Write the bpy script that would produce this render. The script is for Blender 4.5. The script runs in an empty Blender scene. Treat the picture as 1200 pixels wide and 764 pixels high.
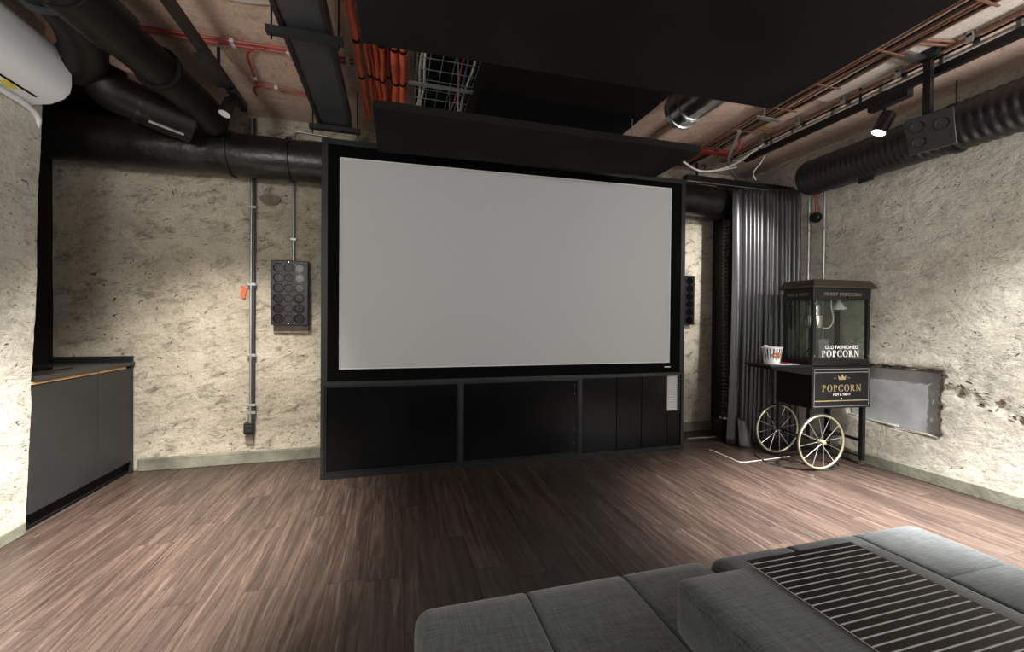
import bpy, bmesh, math, random
from mathutils import Vector, Matrix, noise
random.seed(7)
sc = bpy.context.scene
C = sc.collection
PI = math.pi
# ------------------------------------------------------------------ camera
yaw, pitch, roll = 0.27162478, -0.00921717, 0.00854162
fw = Vector((math.sin(yaw)*math.cos(pitch), math.cos(yaw)*math.cos(pitch), math.sin(pitch)))
rt = Vector((math.cos(yaw), -math.sin(yaw), 0)); up = rt.cross(fw)
rt, up = math.cos(roll)*rt+math.sin(roll)*up, -math.sin(roll)*rt+math.cos(roll)*up
cd = bpy.data.cameras.new('camera'); cam = bpy.data.objects.new('camera', cd); C.objects.link(cam)
m4 = Matrix((rt, up, -fw)).transposed().to_4x4(); m4.translation = Vector((0, 0, 1.3)); cam.matrix_world = m4
cd.sensor_width = 36; cd.lens = 485.47/1200*36; cd.clip_start = .05; sc.camera = cam
# ------------------------------------------------------------------ world, light, exposure
w = bpy.data.worlds.new('world'); sc.world = w; w.use_nodes = True
w.node_tree.nodes['Background'].inputs[0].default_value = (.8, .9, 1, 1)
w.node_tree.nodes['Background'].inputs[1].default_value = .3
vs = sc.view_settings; vs.view_transform = 'Standard'; vs.look = 'None'; vs.gamma = 1; vs.use_curve_mapping = False
vs.exposure = 0.35

def area(name, loc, target, sx, sy, power, col=(1, 1, 1)):
    l = bpy.data.lights.new(name, 'AREA'); l.shape = 'RECTANGLE'; l.size = sx; l.size_y = sy; l.energy = power; l.color = col
    o = bpy.data.objects.new(name, l); C.objects.link(o); o.location = loc
    o.rotation_euler = (Vector(target)-Vector(loc)).to_track_quat('-Z', 'Y').to_euler(); return o
def spot(name, loc, target, deg, blend, power, col=(1, 1, 1), r=.04):
    l = bpy.data.lights.new(name, 'SPOT'); l.spot_size = math.radians(deg); l.spot_blend = blend; l.energy = power; l.color = col
    l.shadow_soft_size = r
    o = bpy.data.objects.new(name, l); C.objects.link(o); o.location = loc
    o.rotation_euler = (Vector(target)-Vector(loc)).to_track_quat('-Z', 'Y').to_euler(); return o
area('rear_fill_light', (1.2, -2.3, 1.7), (1.2, 4, 2.1), 3.6, 1.8, 34, (1, .98, .96))  # unseen soft fill added for general brightness
area('right_fill_light', (4.12, -.3, 1.3), (2.0, 2.2, .6), 1.4, 1.6, 30, (.95, .98, 1))  # added side fill, out of view
area('left_ceiling_fill', (-1.55, .5, 2.1), (-1.1, 2.6, 3.15), .5, .3, 22, (1, .97, .93))  # invented fill that brightens the left ceiling
area('right_ceiling_fill', (3.5, .0, 2.2), (3.1, 2.0, 3.15), .5, .3, 34, (1, .98, .96))  # invented fill that brightens the right ceiling
area('left_fill_light', (-1.95, .2, 1.4), (-.6, 3.6, .8), 1.2, 1.6, 16, (1, .96, .9))  # added side fill from the left, out of view

# ------------------------------------------------------------------ materials
def nd(nt, t, **k):
    n = nt.nodes.new(t)
    for a, b in k.items():
        if a.startswith('i_'): n.inputs[a[2:].replace('_', ' ')].default_value = b
        else: setattr(n, a, b)
    return n
def mat(name, col, rough=.5, metal=0, noise_amt=.0, nscale=8, bump=0, bscale=60, spec=.5, emit=None, estr=0, alpha=1, trans=0, stretch=(1, 1, 1), coat=0, sheen=0):
    m = bpy.data.materials.new(name); m.use_nodes = True; nt = m.node_tree; b = nt.nodes['Principled BSDF']
    b.inputs['Base Color'].default_value = (*col, 1); b.inputs['Roughness'].default_value = rough; b.inputs['Metallic'].default_value = metal
    b.inputs['Specular IOR Level'].default_value = spec; b.inputs['Coat Weight'].default_value = coat; b.inputs['Sheen Weight'].default_value = sheen
    b.inputs['Transmission Weight'].default_value = trans; b.inputs['Alpha'].default_value = alpha
    if emit: b.inputs['Emission Color'].default_value = (*emit, 1); b.inputs['Emission Strength'].default_value = estr
    if noise_amt or bump:
        tc = nd(nt, 'ShaderNodeTexCoord'); mp = nd(nt, 'ShaderNodeMapping'); mp.inputs['Scale'].default_value = stretch
        nt.links.new(tc.outputs['Object'], mp.inputs[0])
    if noise_amt:
        n = nd(nt, 'ShaderNodeTexNoise'); n.inputs['Scale'].default_value = nscale; n.inputs['Detail'].default_value = 6
        nt.links.new(mp.outputs[0], n.inputs['Vector'])
        r = nd(nt, 'ShaderNodeMapRange'); r.inputs[1].default_value = .3; r.inputs[2].default_value = .7
        r.inputs[3].default_value = 1-noise_amt; r.inputs[4].default_value = 1+noise_amt
        nt.links.new(n.outputs['Fac'], r.inputs[0])
        x = nd(nt, 'ShaderNodeVectorMath', operation='SCALE'); x.inputs[0].default_value = col
        nt.links.new(r.outputs[0], x.inputs['Scale']); nt.links.new(x.outputs[0], b.inputs['Base Color'])
    if bump:
        n = nd(nt, 'ShaderNodeTexNoise'); n.inputs['Scale'].default_value = bscale; n.inputs['Detail'].default_value = 5
        nt.links.new(mp.outputs[0], n.inputs['Vector'])
        bp = nd(nt, 'ShaderNodeBump'); bp.inputs['Strength'].default_value = bump; bp.inputs['Distance'].default_value = .01
        nt.links.new(n.outputs['Fac'], bp.inputs['Height']); nt.links.new(bp.outputs[0], b.inputs['Normal'])
    return m

def plaster(name, c_light, c_mid, c_dark, stain=.5, pit=1.0, bump=.6):
    m = bpy.data.materials.new(name); m.use_nodes = True; nt = m.node_tree; b = nt.nodes['Principled BSDF']; L = nt.links
    b.inputs['Roughness'].default_value = .85; b.inputs['Specular IOR Level'].default_value = .25
    tc = nd(nt, 'ShaderNodeTexCoord')
    def noi(scale, detail=6, dist=0, rough=.6, vec=None):
        n = nd(nt, 'ShaderNodeTexNoise'); n.inputs['Scale'].default_value = scale; n.inputs['Detail'].default_value = detail
        n.inputs['Distortion'].default_value = dist; n.inputs['Roughness'].default_value = rough
        L.new(vec or tc.outputs['Object'], n.inputs['Vector']); return n.outputs['Fac']
    def ramp(src, a, bb, ca, cb):
        r = nd(nt, 'ShaderNodeValToRGB'); r.color_ramp.elements[0].position = a; r.color_ramp.elements[1].position = bb
        r.color_ramp.elements[0].color = (*ca, 1); r.color_ramp.elements[1].color = (*cb, 1); L.new(src, r.inputs[0]); return r.outputs[0]
    def mixc(f, a, bb, t='MIX'):
        x = nd(nt, 'ShaderNodeMix', data_type='RGBA', blend_type=t)
        if isinstance(f, float): x.inputs[0].default_value = f
        else: L.new(f, x.inputs[0])
        L.new(a, x.inputs[6]); L.new(bb, x.inputs[7]); return x.outputs[2]
    k0, k1 = (0, 0, 0), (1, 1, 1)
    big = ramp(noi(.9, 8, .4, .65), .36, .66, c_mid, c_light)
    # mottled trowel smears
    mp = nd(nt, 'ShaderNodeMapping'); mp.inputs['Scale'].default_value = (1, 1, 1.0); mp.inputs['Rotation'].default_value = (.12, .22, .1)
    L.new(tc.outputs['Object'], mp.inputs[0])
    mp2 = nd(nt, 'ShaderNodeMapping'); mp2.inputs['Scale'].default_value = (1.7, 1.7, 3.4); L.new(mp.outputs[0], mp2.inputs[0])
    sm = ramp(noi(3.4, 10, .5, .78, mp2.outputs[0]), .50, .68, k0, k1)
    dk = nd(nt, 'ShaderNodeRGB'); dk.outputs[0].default_value = (*c_dark, 1)
    f = nd(nt, 'ShaderNodeMath', operation='MULTIPLY'); L.new(sm, f.inputs[0]); f.inputs[1].default_value = stain
    c = mixc(f.outputs[0], big, dk.outputs[0])
    # fine grain
    g = ramp(noi(45, 4, 0, .7), .25, .75, (.78,)*3, (1.12,)*3)
    c = mixc(1.0, c, g, 'MULTIPLY')
    # pits & nicks
    mp3 = nd(nt, 'ShaderNodeMapping'); mp3.inputs['Scale'].default_value = (1.1, 1.1, 1.9); L.new(mp.outputs[0], mp3.inputs[0])
    pitn = ramp(noi(11, 4, 2.6, .6, mp3.outputs[0]), .65, .68, k0, k1)
    pf = nd(nt, 'ShaderNodeMath', operation='MULTIPLY'); L.new(pitn, pf.inputs[0]); pf.inputs[1].default_value = .8*pit
    pc = nd(nt, 'ShaderNodeRGB'); pc.outputs[0].default_value = (c_dark[0]*.25, c_dark[1]*.25, c_dark[2]*.25, 1)
    c = mixc(pf.outputs[0], c, pc.outputs[0]); L.new(c, b.inputs['Base Color'])
    h1 = noi(6, 10, .6, .68); h2 = noi(2.4, 8, .6, .7, mp2.outputs[0])
    a1 = nd(nt, 'ShaderNodeMath', operation='ADD'); L.new(h1, a1.inputs[0]); L.new(h2, a1.inputs[1])
    a2 = nd(nt, 'ShaderNodeMath', operation='SUBTRACT'); L.new(a1.outputs[0], a2.inputs[0]); L.new(pitn, a2.inputs[1])
    bp = nd(nt, 'ShaderNodeBump'); bp.inputs['Strength'].default_value = bump*1.5; bp.inputs['Distance'].default_value = .02
    L.new(a2.outputs[0], bp.inputs['Height']); L.new(bp.outputs[0], b.inputs['Normal'])
    return m

def plank_mat():
    m = bpy.data.materials.new('wood_plank'); m.use_nodes = True; nt = m.node_tree; b = nt.nodes['Principled BSDF']; L = nt.links
    tc = nd(nt, 'ShaderNodeTexCoord'); oi = nd(nt, 'ShaderNodeObjectInfo')
    off = nd(nt, 'ShaderNodeVectorMath', operation='SCALE'); off.inputs[0].default_value = (7.3, 13.1, 5.7); L.new(oi.outputs['Random'], off.inputs['Scale'])
    ad = nd(nt, 'ShaderNodeVectorMath', operation='ADD'); L.new(tc.outputs['Object'], ad.inputs[0]); L.new(off.outputs[0], ad.inputs[1])
    def noi(sx, sy, scale, detail, dist=0, rough=.6):
        mp = nd(nt, 'ShaderNodeMapping'); mp.inputs['Scale'].default_value = (sx, sy, 1); L.new(ad.outputs[0], mp.inputs[0])
        n = nd(nt, 'ShaderNodeTexNoise'); n.inputs['Scale'].default_value = scale; n.inputs['Detail'].default_value = detail
        n.inputs['Distortion'].default_value = dist; n.inputs['Roughness'].default_value = rough; L.new(mp.outputs[0], n.inputs['Vector']); return n.outputs['Fac']
    r = nd(nt, 'ShaderNodeValToRGB'); e = r.color_ramp.elements
    e[0].position = .3; e[0].color = (.013, .009, .0075, 1); e[1].position = .76; e[1].color = (.150, .112, .090, 1)
    x = e.new(.45); x.color = (.028, .0175, .0135, 1); x = e.new(.58); x.color = (.062, .041, .031, 1)
    L.new(noi(26, 1.3, 1, 10, 1.1, .78), r.inputs[0])
    # darker smudges and knots
    r2 = nd(nt, 'ShaderNodeValToRGB'); r2.color_ramp.elements[0].position = .68; r2.color_ramp.elements[1].position = .77
    r2.color_ramp.elements[0].color = (1, 1, 1, 1); r2.color_ramp.elements[1].color = (.22, .18, .16, 1)
    L.new(noi(16, 4.5, 1, 3, 1.0), r2.inputs[0])
    mx = nd(nt, 'ShaderNodeMix', data_type='RGBA', blend_type='MULTIPLY'); mx.inputs[0].default_value = 1
    L.new(r.outputs[0], mx.inputs[6]); L.new(r2.outputs[0], mx.inputs[7])
    mr = nd(nt, 'ShaderNodeMapRange'); mr.inputs[3].default_value = .84; mr.inputs[4].default_value = 1.14; L.new(oi.outputs['Random'], mr.inputs[0])
    sc_ = nd(nt, 'ShaderNodeVectorMath', operation='SCALE'); L.new(mx.outputs[2], sc_.inputs[0]); L.new(mr.outputs[0], sc_.inputs['Scale'])
    L.new(sc_.outputs[0], b.inputs['Base Color'])
    rr = nd(nt, 'ShaderNodeMapRange'); rr.inputs[3].default_value = .30; rr.inputs[4].default_value = .50
    L.new(noi(30, 3, 1, 5), rr.inputs[0]); L.new(rr.outputs[0], b.inputs['Roughness'])
    bp = nd(nt, 'ShaderNodeBump'); bp.inputs['Strength'].default_value = .25; bp.inputs['Distance'].default_value = .002
    L.new(noi(60, 3, 1, 6), bp.inputs['Height']); L.new(bp.outputs[0], b.inputs['Normal'])
    return m

M = dict(
    plaster=plaster('cream_plaster', (.60, .54, .43), (.36, .315, .24), (.12, .10, .078), .95),
    plaster_r=plaster('pale_plaster', (.70, .67, .58), (.50, .47, .39), (.19, .165, .13), .65, 1.0),
    ceil=plaster('pink_ceiling', (.70, .53, .43), (.56, .40, .315), (.28, .21, .17), .6, .6, .3),
    ceil_pale=plaster('pale_ceiling_patch', (.68, .62, .55), (.55, .48, .42), (.3, .22, .18), .3, .3, .3),
    plank=plank_mat(),
    sub=mat('subfloor', (.03, .02, .016), .8),
    skirt=mat('olive_skirting', (.15, .148, .11), .75, noise_amt=.35, nscale=5, bump=.5, bscale=25),
    cement=mat('grey_cement', (.40, .42, .43), .6, noise_amt=.35, nscale=3.5, bump=.15, bscale=30),
    patch=mat('brown_patch', (.17, .13, .10), .8, noise_amt=.2, nscale=20),
    orange_paint=mat('orange_paint', (.8, .12, .04), .7),
    black=mat('satin_black', (.008, .008, .0085), .38, spec=.35),
    matt=mat('matt_black', (.007, .007, .007), .8, spec=.15),
    felt=mat('black_felt_panel', (.0115, .0105, .010), .95, spec=.1, noise_amt=.25, nscale=2, bump=.2, bscale=300),
    velvet=mat('black_velvet', (.003, .003, .003), .95, spec=.05),
    frame=mat('charcoal_frame', (.013, .0145, .0145), .45, spec=.3),
    smoked=mat('smoked_panel', (.003, .0033, .0035), .2, spec=.15),
    screen=mat('projection_screen', (.40, .408, .41), .8, spec=.2),
    screen_trim=mat('screen_edge', (.62, .62, .6), .6),
    grey_door=mat('graphite_laminate', (.017, .018, .019), .55, noise_amt=.12, nscale=5),
    oak=mat('oak_strip', (.50, .30, .14), .5, noise_amt=.2, nscale=10, stretch=(6, 1, 6)),
    counter=mat('black_worktop', (.02, .02, .02), .25),
    glass_black=mat('black_glass', (.004, .004, .004), .05),
    ac=mat('white_plastic', (.78, .8, .82), .35),
    yellow=mat('yellow_sticker', (.75, .66, .08), .5),
    wrap=mat('black_wrapped_pipe', (.008, .0078, .0078), .36, spec=.5, noise_amt=.4, nscale=6, bump=.9, bscale=9),
    foam=mat('black_foam_pipe', (.0065, .006, .0058), .5, spec=.3, bump=.2, bscale=12),
    flex=mat('black_flex_duct', (.013, .013, .014), .36),
    duct=mat('dark_steel_duct', (.05, .056, .062), .4, metal=.4, noise_amt=.15, nscale=5),
    silver=mat('galvanised_steel', (.62, .62, .62), .3, metal=1, noise_amt=.1, nscale=10),
    steel=mat('grey_conduit', (.36, .37, .36), .4, metal=.7),
    white_pipe=mat('white_conduit', (.62, .58, .54), .45),
    copper=mat('brown_conduit', (.20, .10, .065), .5, metal=.2),
    orange=mat('orange_conduit', (.66, .115, .045), .45, noise_amt=.15, nscale=20),
    red=mat('red_conduit', (.33, .045, .03), .5),
    greywrap=mat('grey_pink_wrap', (.22, .15, .13), .7, noise_amt=.4, nscale=18, bump=.5, bscale=30),
    white_cable=mat('white_cable', (.6, .58, .55), .5),
    blue_cable=mat('blue_cable', (.05, .09, .3), .5),
    pink_cable=mat('pink_cable', (.6, .07, .15), .5),
    chrome=mat('chrome', (.75, .74, .72), .15, metal=1),
    brass=mat('brass', (.58, .52, .34), .4, metal=.8),
    gold=mat('gold_print', (.42, .33, .17), .4, metal=.4),
    bronze_print=mat('bronze_print', (.22, .19, .14), .5),
    white_print=mat('white_print', (.8, .8, .78), .5),
    grey_print=mat('grey_print', (.25, .25, .24), .5),
    bronze=mat('bronze_roof', (.07, .058, .045), .38, metal=.5),
    cone=mat('speaker_cone', (.008, .008, .008), .4, spec=.35),
    sofa=None,
    tray=mat('black_slat', (.012, .012, .014), .3),
    tray_glint=mat('painted_slat_glint', (.78, .78, .76), .35),
    curtain=mat('black_satin_curtain', (.022, .022, .024), .33, spec=.9, sheen=.15),
    strip=mat('grey_pleated_fabric', (.42, .41, .38), .6),
    tub=mat('white_card', (.8, .78, .75), .5),
    tub_black=mat('black_card_print', (.02, .02, .02), .5),
    popcorn=mat('brown_card_print', (.42, .14, .05), .6, noise_amt=.5, nscale=60),
    red_paper=mat('red_paper', (.75, .05, .11), .6),
    tape=mat('white_floor_tape', (.5, .46, .42), .5),
    rubber=mat('black_rubber', (.01, .01, .01), .6),
    lamp_on=mat('lamp_glow', (1, 1, 1), .3, emit=(1, .97, .92), estr=14),
    lamp_dim=mat('lamp_diffuser', (.7, .7, .72), .3),
    lamp_white=mat('lamp_shade_white', (.85, .85, .82), .3),
)
def sofa_mat():
    m = mat('grey_woven_fabric', (.07, .08, .08), .9, spec=.2, sheen=.5)
    nt = m.node_tree; b = nt.nodes['Principled BSDF']; L = nt.links
    tc = nd(nt, 'ShaderNodeTexCoord'); outs = []
    for s in ((160, 9, 9), (9, 160, 60)):
        mp = nd(nt, 'ShaderNodeMapping'); mp.inputs['Scale'].default_value = s; L.new(tc.outputs['Object'], mp.inputs[0])
        n = nd(nt, 'ShaderNodeTexNoise'); n.inputs['Scale'].default_value = 1.6; n.inputs['Detail'].default_value = 3; L.new(mp.outputs[0], n.inputs['Vector']); outs.append(n.outputs['Fac'])
    a = nd(nt, 'ShaderNodeMath', operation='ADD'); L.new(outs[0], a.inputs[0]); L.new(outs[1], a.inputs[1])
    r = nd(nt, 'ShaderNodeValToRGB'); r.color_ramp.elements[0].position = .36; r.color_ramp.elements[1].position = .66
    r.color_ramp.elements[0].color = (.042, .048, .048, 1); r.color_ramp.elements[1].color = (.125, .142, .141, 1)
    h = nd(nt, 'ShaderNodeMath', operation='MULTIPLY'); L.new(a.outputs[0], h.inputs[0]); h.inputs[1].default_value = .5
    L.new(h.outputs[0], r.inputs[0]); L.new(r.outputs[0], b.inputs['Base Color'])
    bp = nd(nt, 'ShaderNodeBump'); bp.inputs['Strength'].default_value = .5; bp.inputs['Distance'].default_value = .002
    L.new(h.outputs[0], bp.inputs['Height']); L.new(bp.outputs[0], b.inputs['Normal'])
    return m
M['sofa'] = sofa_mat()
def glass_mat():
    m = bpy.data.materials.new('clear_glass'); m.use_nodes = True; nt = m.node_tree
    for n in list(nt.nodes): nt.nodes.remove(n)
    o = nd(nt, 'ShaderNodeOutputMaterial'); g = nd(nt, 'ShaderNodeBsdfGlossy'); t = nd(nt, 'ShaderNodeBsdfTransparent'); x = nd(nt, 'ShaderNodeMixShader')
    g.inputs['Roughness'].default_value = .03; t.inputs[0].default_value = (.86, .89, .87, 1)
    fr = nd(nt, 'ShaderNodeLayerWeight'); fr.inputs[0].default_value = .5
    pw = nd(nt, 'ShaderNodeMath', operation='POWER'); pw.inputs[1].default_value = 4; nt.links.new(fr.outputs['Facing'], pw.inputs[0])
    ma = nd(nt, 'ShaderNodeMath', operation='MULTIPLY_ADD'); ma.inputs[1].default_value = .5; ma.inputs[2].default_value = .04; nt.links.new(pw.outputs[0], ma.inputs[0])
    nt.links.new(ma.outputs[0], x.inputs[0]); nt.links.new(t.outputs[0], x.inputs[1]); nt.links.new(g.outputs[0], x.inputs[2]); nt.links.new(x.outputs[0], o.inputs[0])
    return m
M['glass'] = glass_mat()

# ------------------------------------------------------------------ mesh helpers
class MB:
    def __init__(s): s.v = []; s.f = []
    def add(s, vs, fs):
        b = len(s.v); s.v += [tuple(p) for p in vs]; s.f += [tuple(b+i for i in f) for f in fs]; return s
    def box(s, x0, x1, y0, y1, z0, z1):
        return s.add([(x0, y0, z0), (x1, y0, z0), (x1, y1, z0), (x0, y1, z0), (x0, y0, z1), (x1, y0, z1), (x1, y1, z1), (x0, y1, z1)],
                     [(0, 3, 2, 1), (4, 5, 6, 7), (0, 1, 5, 4), (1, 2, 6, 5), (2, 3, 7, 6), (3, 0, 4, 7)])
    def tube(s, pts, r, n=12, cap=True, closed=False):
        P = [Vector(p) for p in pts]; N = len(P); R = r if isinstance(r, (list, tuple)) else [r]*N
        rings = []; ref = None
        for i in range(N):
            if closed: t = P[(i+1) % N]-P[i-1]
            else: t = P[min(i+1, N-1)]-P[max(i-1, 0)]
            t.normalize()
            if ref is None:
                ref = Vector((0, 0, 1)) if abs(t.z) < .9 else Vector((1, 0, 0))
            a = t.cross(ref)
            if a.length < 1e-4: a = t.cross(Vector((1, .3, .2)))
            a.normalize(); b = t.cross(a).normalized(); ref = b.cross(t).normalized() if False else a.cross(t).normalized()
            rings.append([P[i]+(a*math.cos(2*PI*k/n)+b*math.sin(2*PI*k/n))*R[i] for k in range(n)])
        vs = [p for r_ in rings for p in r_]; fs = []
        for i in range(N if closed else N-1):
            j = (i+1) % N
            for k in range(n): fs.append((i*n+k, i*n+(k+1) % n, j*n+(k+1) % n, j*n+k))
        if cap and not closed: fs += [tuple(range(n))[::-1], tuple((N-1)*n+k for k in range(n))]
        return s.add(vs, fs)
    def prism(s, poly, axis, a, b):   # polygon of 2-D points, extruded along an axis
        n = len(poly)
        def mk(p, q): return {'x': (q, p[0], p[1]), 'y': (p[0], q, p[1]), 'z': (p[0], p[1], q)}[axis]
        vs = [mk(p, a) for p in poly]+[mk(p, b) for p in poly]
        return s.add(vs, [tuple(range(n))[::-1], tuple(range(n, 2*n))]+[(i, (i+1) % n, n+(i+1) % n, n+i) for i in range(n)])
    def lathe(s, prof, c, n=24, axis='z'):   # prof: (r, h)
        vs = []; N = len(prof)
        for r, h in prof:
            for k in range(n):
                x, y = r*math.cos(2*PI*k/n), r*math.sin(2*PI*k/n)
                p = {'z': (x, y, h), 'y': (x, h, y), 'x': (h, x, y)}[axis]; vs.append((c[0]+p[0], c[1]+p[1], c[2]+p[2]))
        fs = [(i*n+k, i*n+(k+1) % n, (i+1)*n+(k+1) % n, (i+1)*n+k) for i in range(N-1) for k in range(n)]
        fs += [tuple(range(n)), tuple((N-1)*n+k for k in range(n))]
        return s.add(vs, fs)
    def build(s, name, m, parent=None, smooth=False, bevel=0, kind=None):
        me = bpy.data.meshes.new(name); me.from_pydata(s.v, [], s.f); me.update()
        bm = bmesh.new(); bm.from_mesh(me); bmesh.ops.recalc_face_normals(bm, faces=bm.faces); bm.to_mesh(me); bm.free()
        me.materials.append(m)
        o = bpy.data.objects.new(name, me); C.objects.link(o)
        if smooth: me.shade_smooth()
        if smooth and smooth != 'all':
            try: me.set_sharp_from_angle(angle=math.radians(40))
            except Exception: pass
        if bevel:
            bv = o.modifiers.new('bevel', 'BEVEL'); bv.width = bevel; bv.segments = 2; bv.limit_method = 'ANGLE'
        if parent: o.parent = parent
        if kind: o['kind'] = kind
        return o
def thing(name, label, cat, loc=(0, 0, 0), rz=0, group=None):
    o = bpy.data.objects.new(name, None); C.objects.link(o); o.location = loc; o.rotation_euler = (0, 0, rz); o.empty_display_size = .05
    return tag(o, label, cat, group)
def tag(o, label, cat, group=None):
    o['label'] = label; o['category'] = cat
    if group: o['group'] = group
    return o
def struct(o): o['kind'] = 'structure'; return o
def B(x0, x1, y0, y1, z0, z1): return MB().box(x0, x1, y0, y1, z0, z1)
def smooth_path(pts, n=8):
    P = [Vector(p) for p in pts]; P = [2*P[0]-P[1]]+P+[2*P[-1]-P[-2]]; out = []
    for i in range(1, len(P)-2):
        for k in range(n):
            t = k/n; a, b, c, d = P[i-1:i+3]
            out.append(.5*((2*b)+(c-a)*t+(2*a-5*b+4*c-d)*t*t+(3*b-a-3*c+d)*t**3))
    out.append(P[-2]); return out
def copy_tree(o, parent=None):
    c = o.copy(); C.objects.link(c); c.parent = parent
    for ch in list(o.children): copy_tree(ch, c)
    return c

# ------------------------------------------------------------------ setting: floor of planks
floor = struct(B(-2.75, 4.3, -2.62, 4.32, -.06, -.012).build('floor', M['sub']))
PW, PL = .182, 1.22
plank_me = None
x = -2.148; col_i = 0
while x < 4.275:
    off = random.uniform(0, PL); y = -2.6-off
    while y < 4.25:
        y0, y1 = max(y, -2.6)+.0006, min(y+PL, 4.27)-.0006
        x1 = min(x+PW, 4.28)
        if y1-y0 > .02:
            if plank_me is None or y1-y0 < PL-.01 or x1-x < PW-.001:
                hx, hy = (x1-x)/2-.0006, (y1-y0)/2; b = .0008
                mb = MB().box(-hx, hx, -hy, hy, -.012, 0)
                o = mb.build('plank', M['plank'], floor)
                if plank_me is None and y1-y0 > PL-.01 and x1-x > PW-.001: plank_me = o.data
            else:
                o = bpy.data.objects.new('plank', plank_me); C.objects.link(o); o.parent = floor
            o.location = ((x+x1)/2, (y0+y1)/2, 0)
        y += PL
    x += PW; col_i += 1

# ------------------------------------------------------------------ setting: walls
def relief_wall(name, m, orig, U, V, lu, lv, step, amp, seed, extra=None, m2=None, sel=None):
    """grid wall: orig + u*U + v*V, pushed along the normal by real trowel relief"""
    nu, nv = max(2, int(lu/step)), max(2, int(lv/step)); U, V = Vector(U), Vector(V); N = U.cross(V).normalized(); O = Vector(orig)
    vs, fs = [], []
    for j in range(nv+1):
        for i in range(nu+1):
            u, v = lu*i/nu, lv*j/nv; p = O+U*u+V*v
            q = Vector((u*1.0+seed, v*1.0, seed*1.7))
            h = amp*(noise.noise(q*1.3)*1.2+noise.noise(q*4.1)*.8+abs(noise.noise(q*9.7))*.7+noise.noise(q*21)*.3)
            e = extra(u, v) if extra else 0
            vs.append(p+N*(h+e))
    mi = []
    for j in range(nv):
        for i in range(nu):
            a = j*(nu+1)+i; fs.append((a, a+1, a+nu+2, a+nu+1)); mi.append(1 if sel and sel(lu*(i+.5)/nu, lv*(j+.5)/nv) else 0)
    me = bpy.data.meshes.new(name); me.from_pydata([tuple(p) for p in vs], [], fs); me.materials.append(m)
    if m2: me.materials.append(m2)
    if m2: me.polygons.foreach_set('material_index', mi)
    me.shade_smooth(); o = bpy.data.objects.new(name, me); C.objects.link(o); return struct(o)
CZ = 3.15
wall_back = relief_wall('wall_back', M['plaster'], (-2.72, 4.275, 0), (1, 0, 0), (0, 0, 1), 7.02, CZ, .03, .006, 3.1)
B(-1.088, -.795, 4.252, 4.262, 1.185, 1.27).build('bare_patch', M['patch'], wall_back)['label'] = 'brown unpainted patch below the wall speaker'
B(-1.31, -1.25, 4.252, 4.262, .17, .26).build('bare_patch', M['patch'], wall_back)
lp = [(-1.12+.085*math.cos(a)*(1+.12*math.sin(3*a)), 2.40+.05*math.sin(a)) for a in [2*PI*k/18 for k in range(18)]]
MB().prism(lp, 'y', 4.254, 4.262).build('brown_stain_patch', M['patch'], wall_back)['label'] = 'oval brown patch high between two conduits'
lp = [(-1.335+.022*math.cos(a)*(1+.3*math.sin(4*a)), 1.55+.055*math.sin(a)) for a in [2*PI*k/14 for k in range(14)]]
MB().prism(lp, 'y', 4.256, 4.262).build('paint_mark', M['orange_paint'], wall_back)['label'] = 'orange paint mark beside the conduit'

# right wall with ragged niche: u runs toward the camera (y 4.3 -> -2.6)
NY0, NY1, NZ0, NZ1 = 2.32, 3.04, .385, .925
def in_niche(u, v, g=0):
    y = 4.3-u; j = .018*noise.noise(Vector((y*14, v*14, 2)))
    zb = NZ0+(y-2.32)*.06
    return NY0-g+j < y < NY1+g and zb-g+j*.4 < v < NZ1+g+j
def ex(u, v):
    if in_niche(u, v): return -.10
    y = 4.3-u; e = 0
    # broken-away plaster lip and a scar running off the niche toward the camera
    if 3.04 > y > 2.2 and .92 < v < 1.06: e += .012*(1-abs(v-.99)/.07)
    s = noise.noise(Vector((y*11, v*11, 9)))+.6*noise.noise(Vector((y*31, v*31, 5)))
    zc = .86-(2.3-y)*.36
    if y < 2.34 and y > 1.7 and abs(v-zc) < .09 and s > .1: e -= .012*min(1, (s-.1)*4)
    return e
M['crumb'] = mat('dark_broken_plaster', (.07, .052, .038), .9, noise_amt=.4, nscale=30)
wall_right = relief_wall('wall_right', M['plaster_r'], (4.285, 4.3, 0), (0, -1, 0), (0, 0, 1), 6.9, CZ, .02, .0055, 8.2, ex)
B(4.335, 4.372, NY0+.02, NY1-.01, NZ0+.01, NZ1-.02).build('niche_cement_panel', M['cement'], wall_right)['label'] = 'smooth grey cement back of the wall niche'
o = MB().tube(smooth_path([(4.285, 2.33, .378), (4.283, 2.6, .398), (4.285, 2.8, .41), (4.284, 3.03, .43)]), .004, 6).build('niche_edge_bead', M['steel'], wall_right)
wall_left = relief_wall('wall_left', M['plaster_r'], (-2.15, -2.6, 0), (0, 1, 0), (0, 0, 1), 5.84, CZ, .03, .007, 5.5)
relief_wall('wall_left_return', M['plaster_r'], (-2.16, 3.235, 0), (-1, 0, 0), (0, 0, 1), .6, CZ, .03, .006, 6.5)
for o in bpy.data.objects:
    if o.name.startswith('wall_left'):
        for v_ in o.data.vertices:
            if v_.co.y > 2.9: v_.co.y += (v_.co.z-1.2)*.045*min(1, (v_.co.y-2.9)/.3)
struct(B(-2.78, -2.71, 3.2, 4.3, 0, CZ).build('wall_left_recess', M['matt']))
struct(B(-2.2, 4.35, -2.66, -2.6, 0, CZ).build('wall_rear', M['plaster']))
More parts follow.
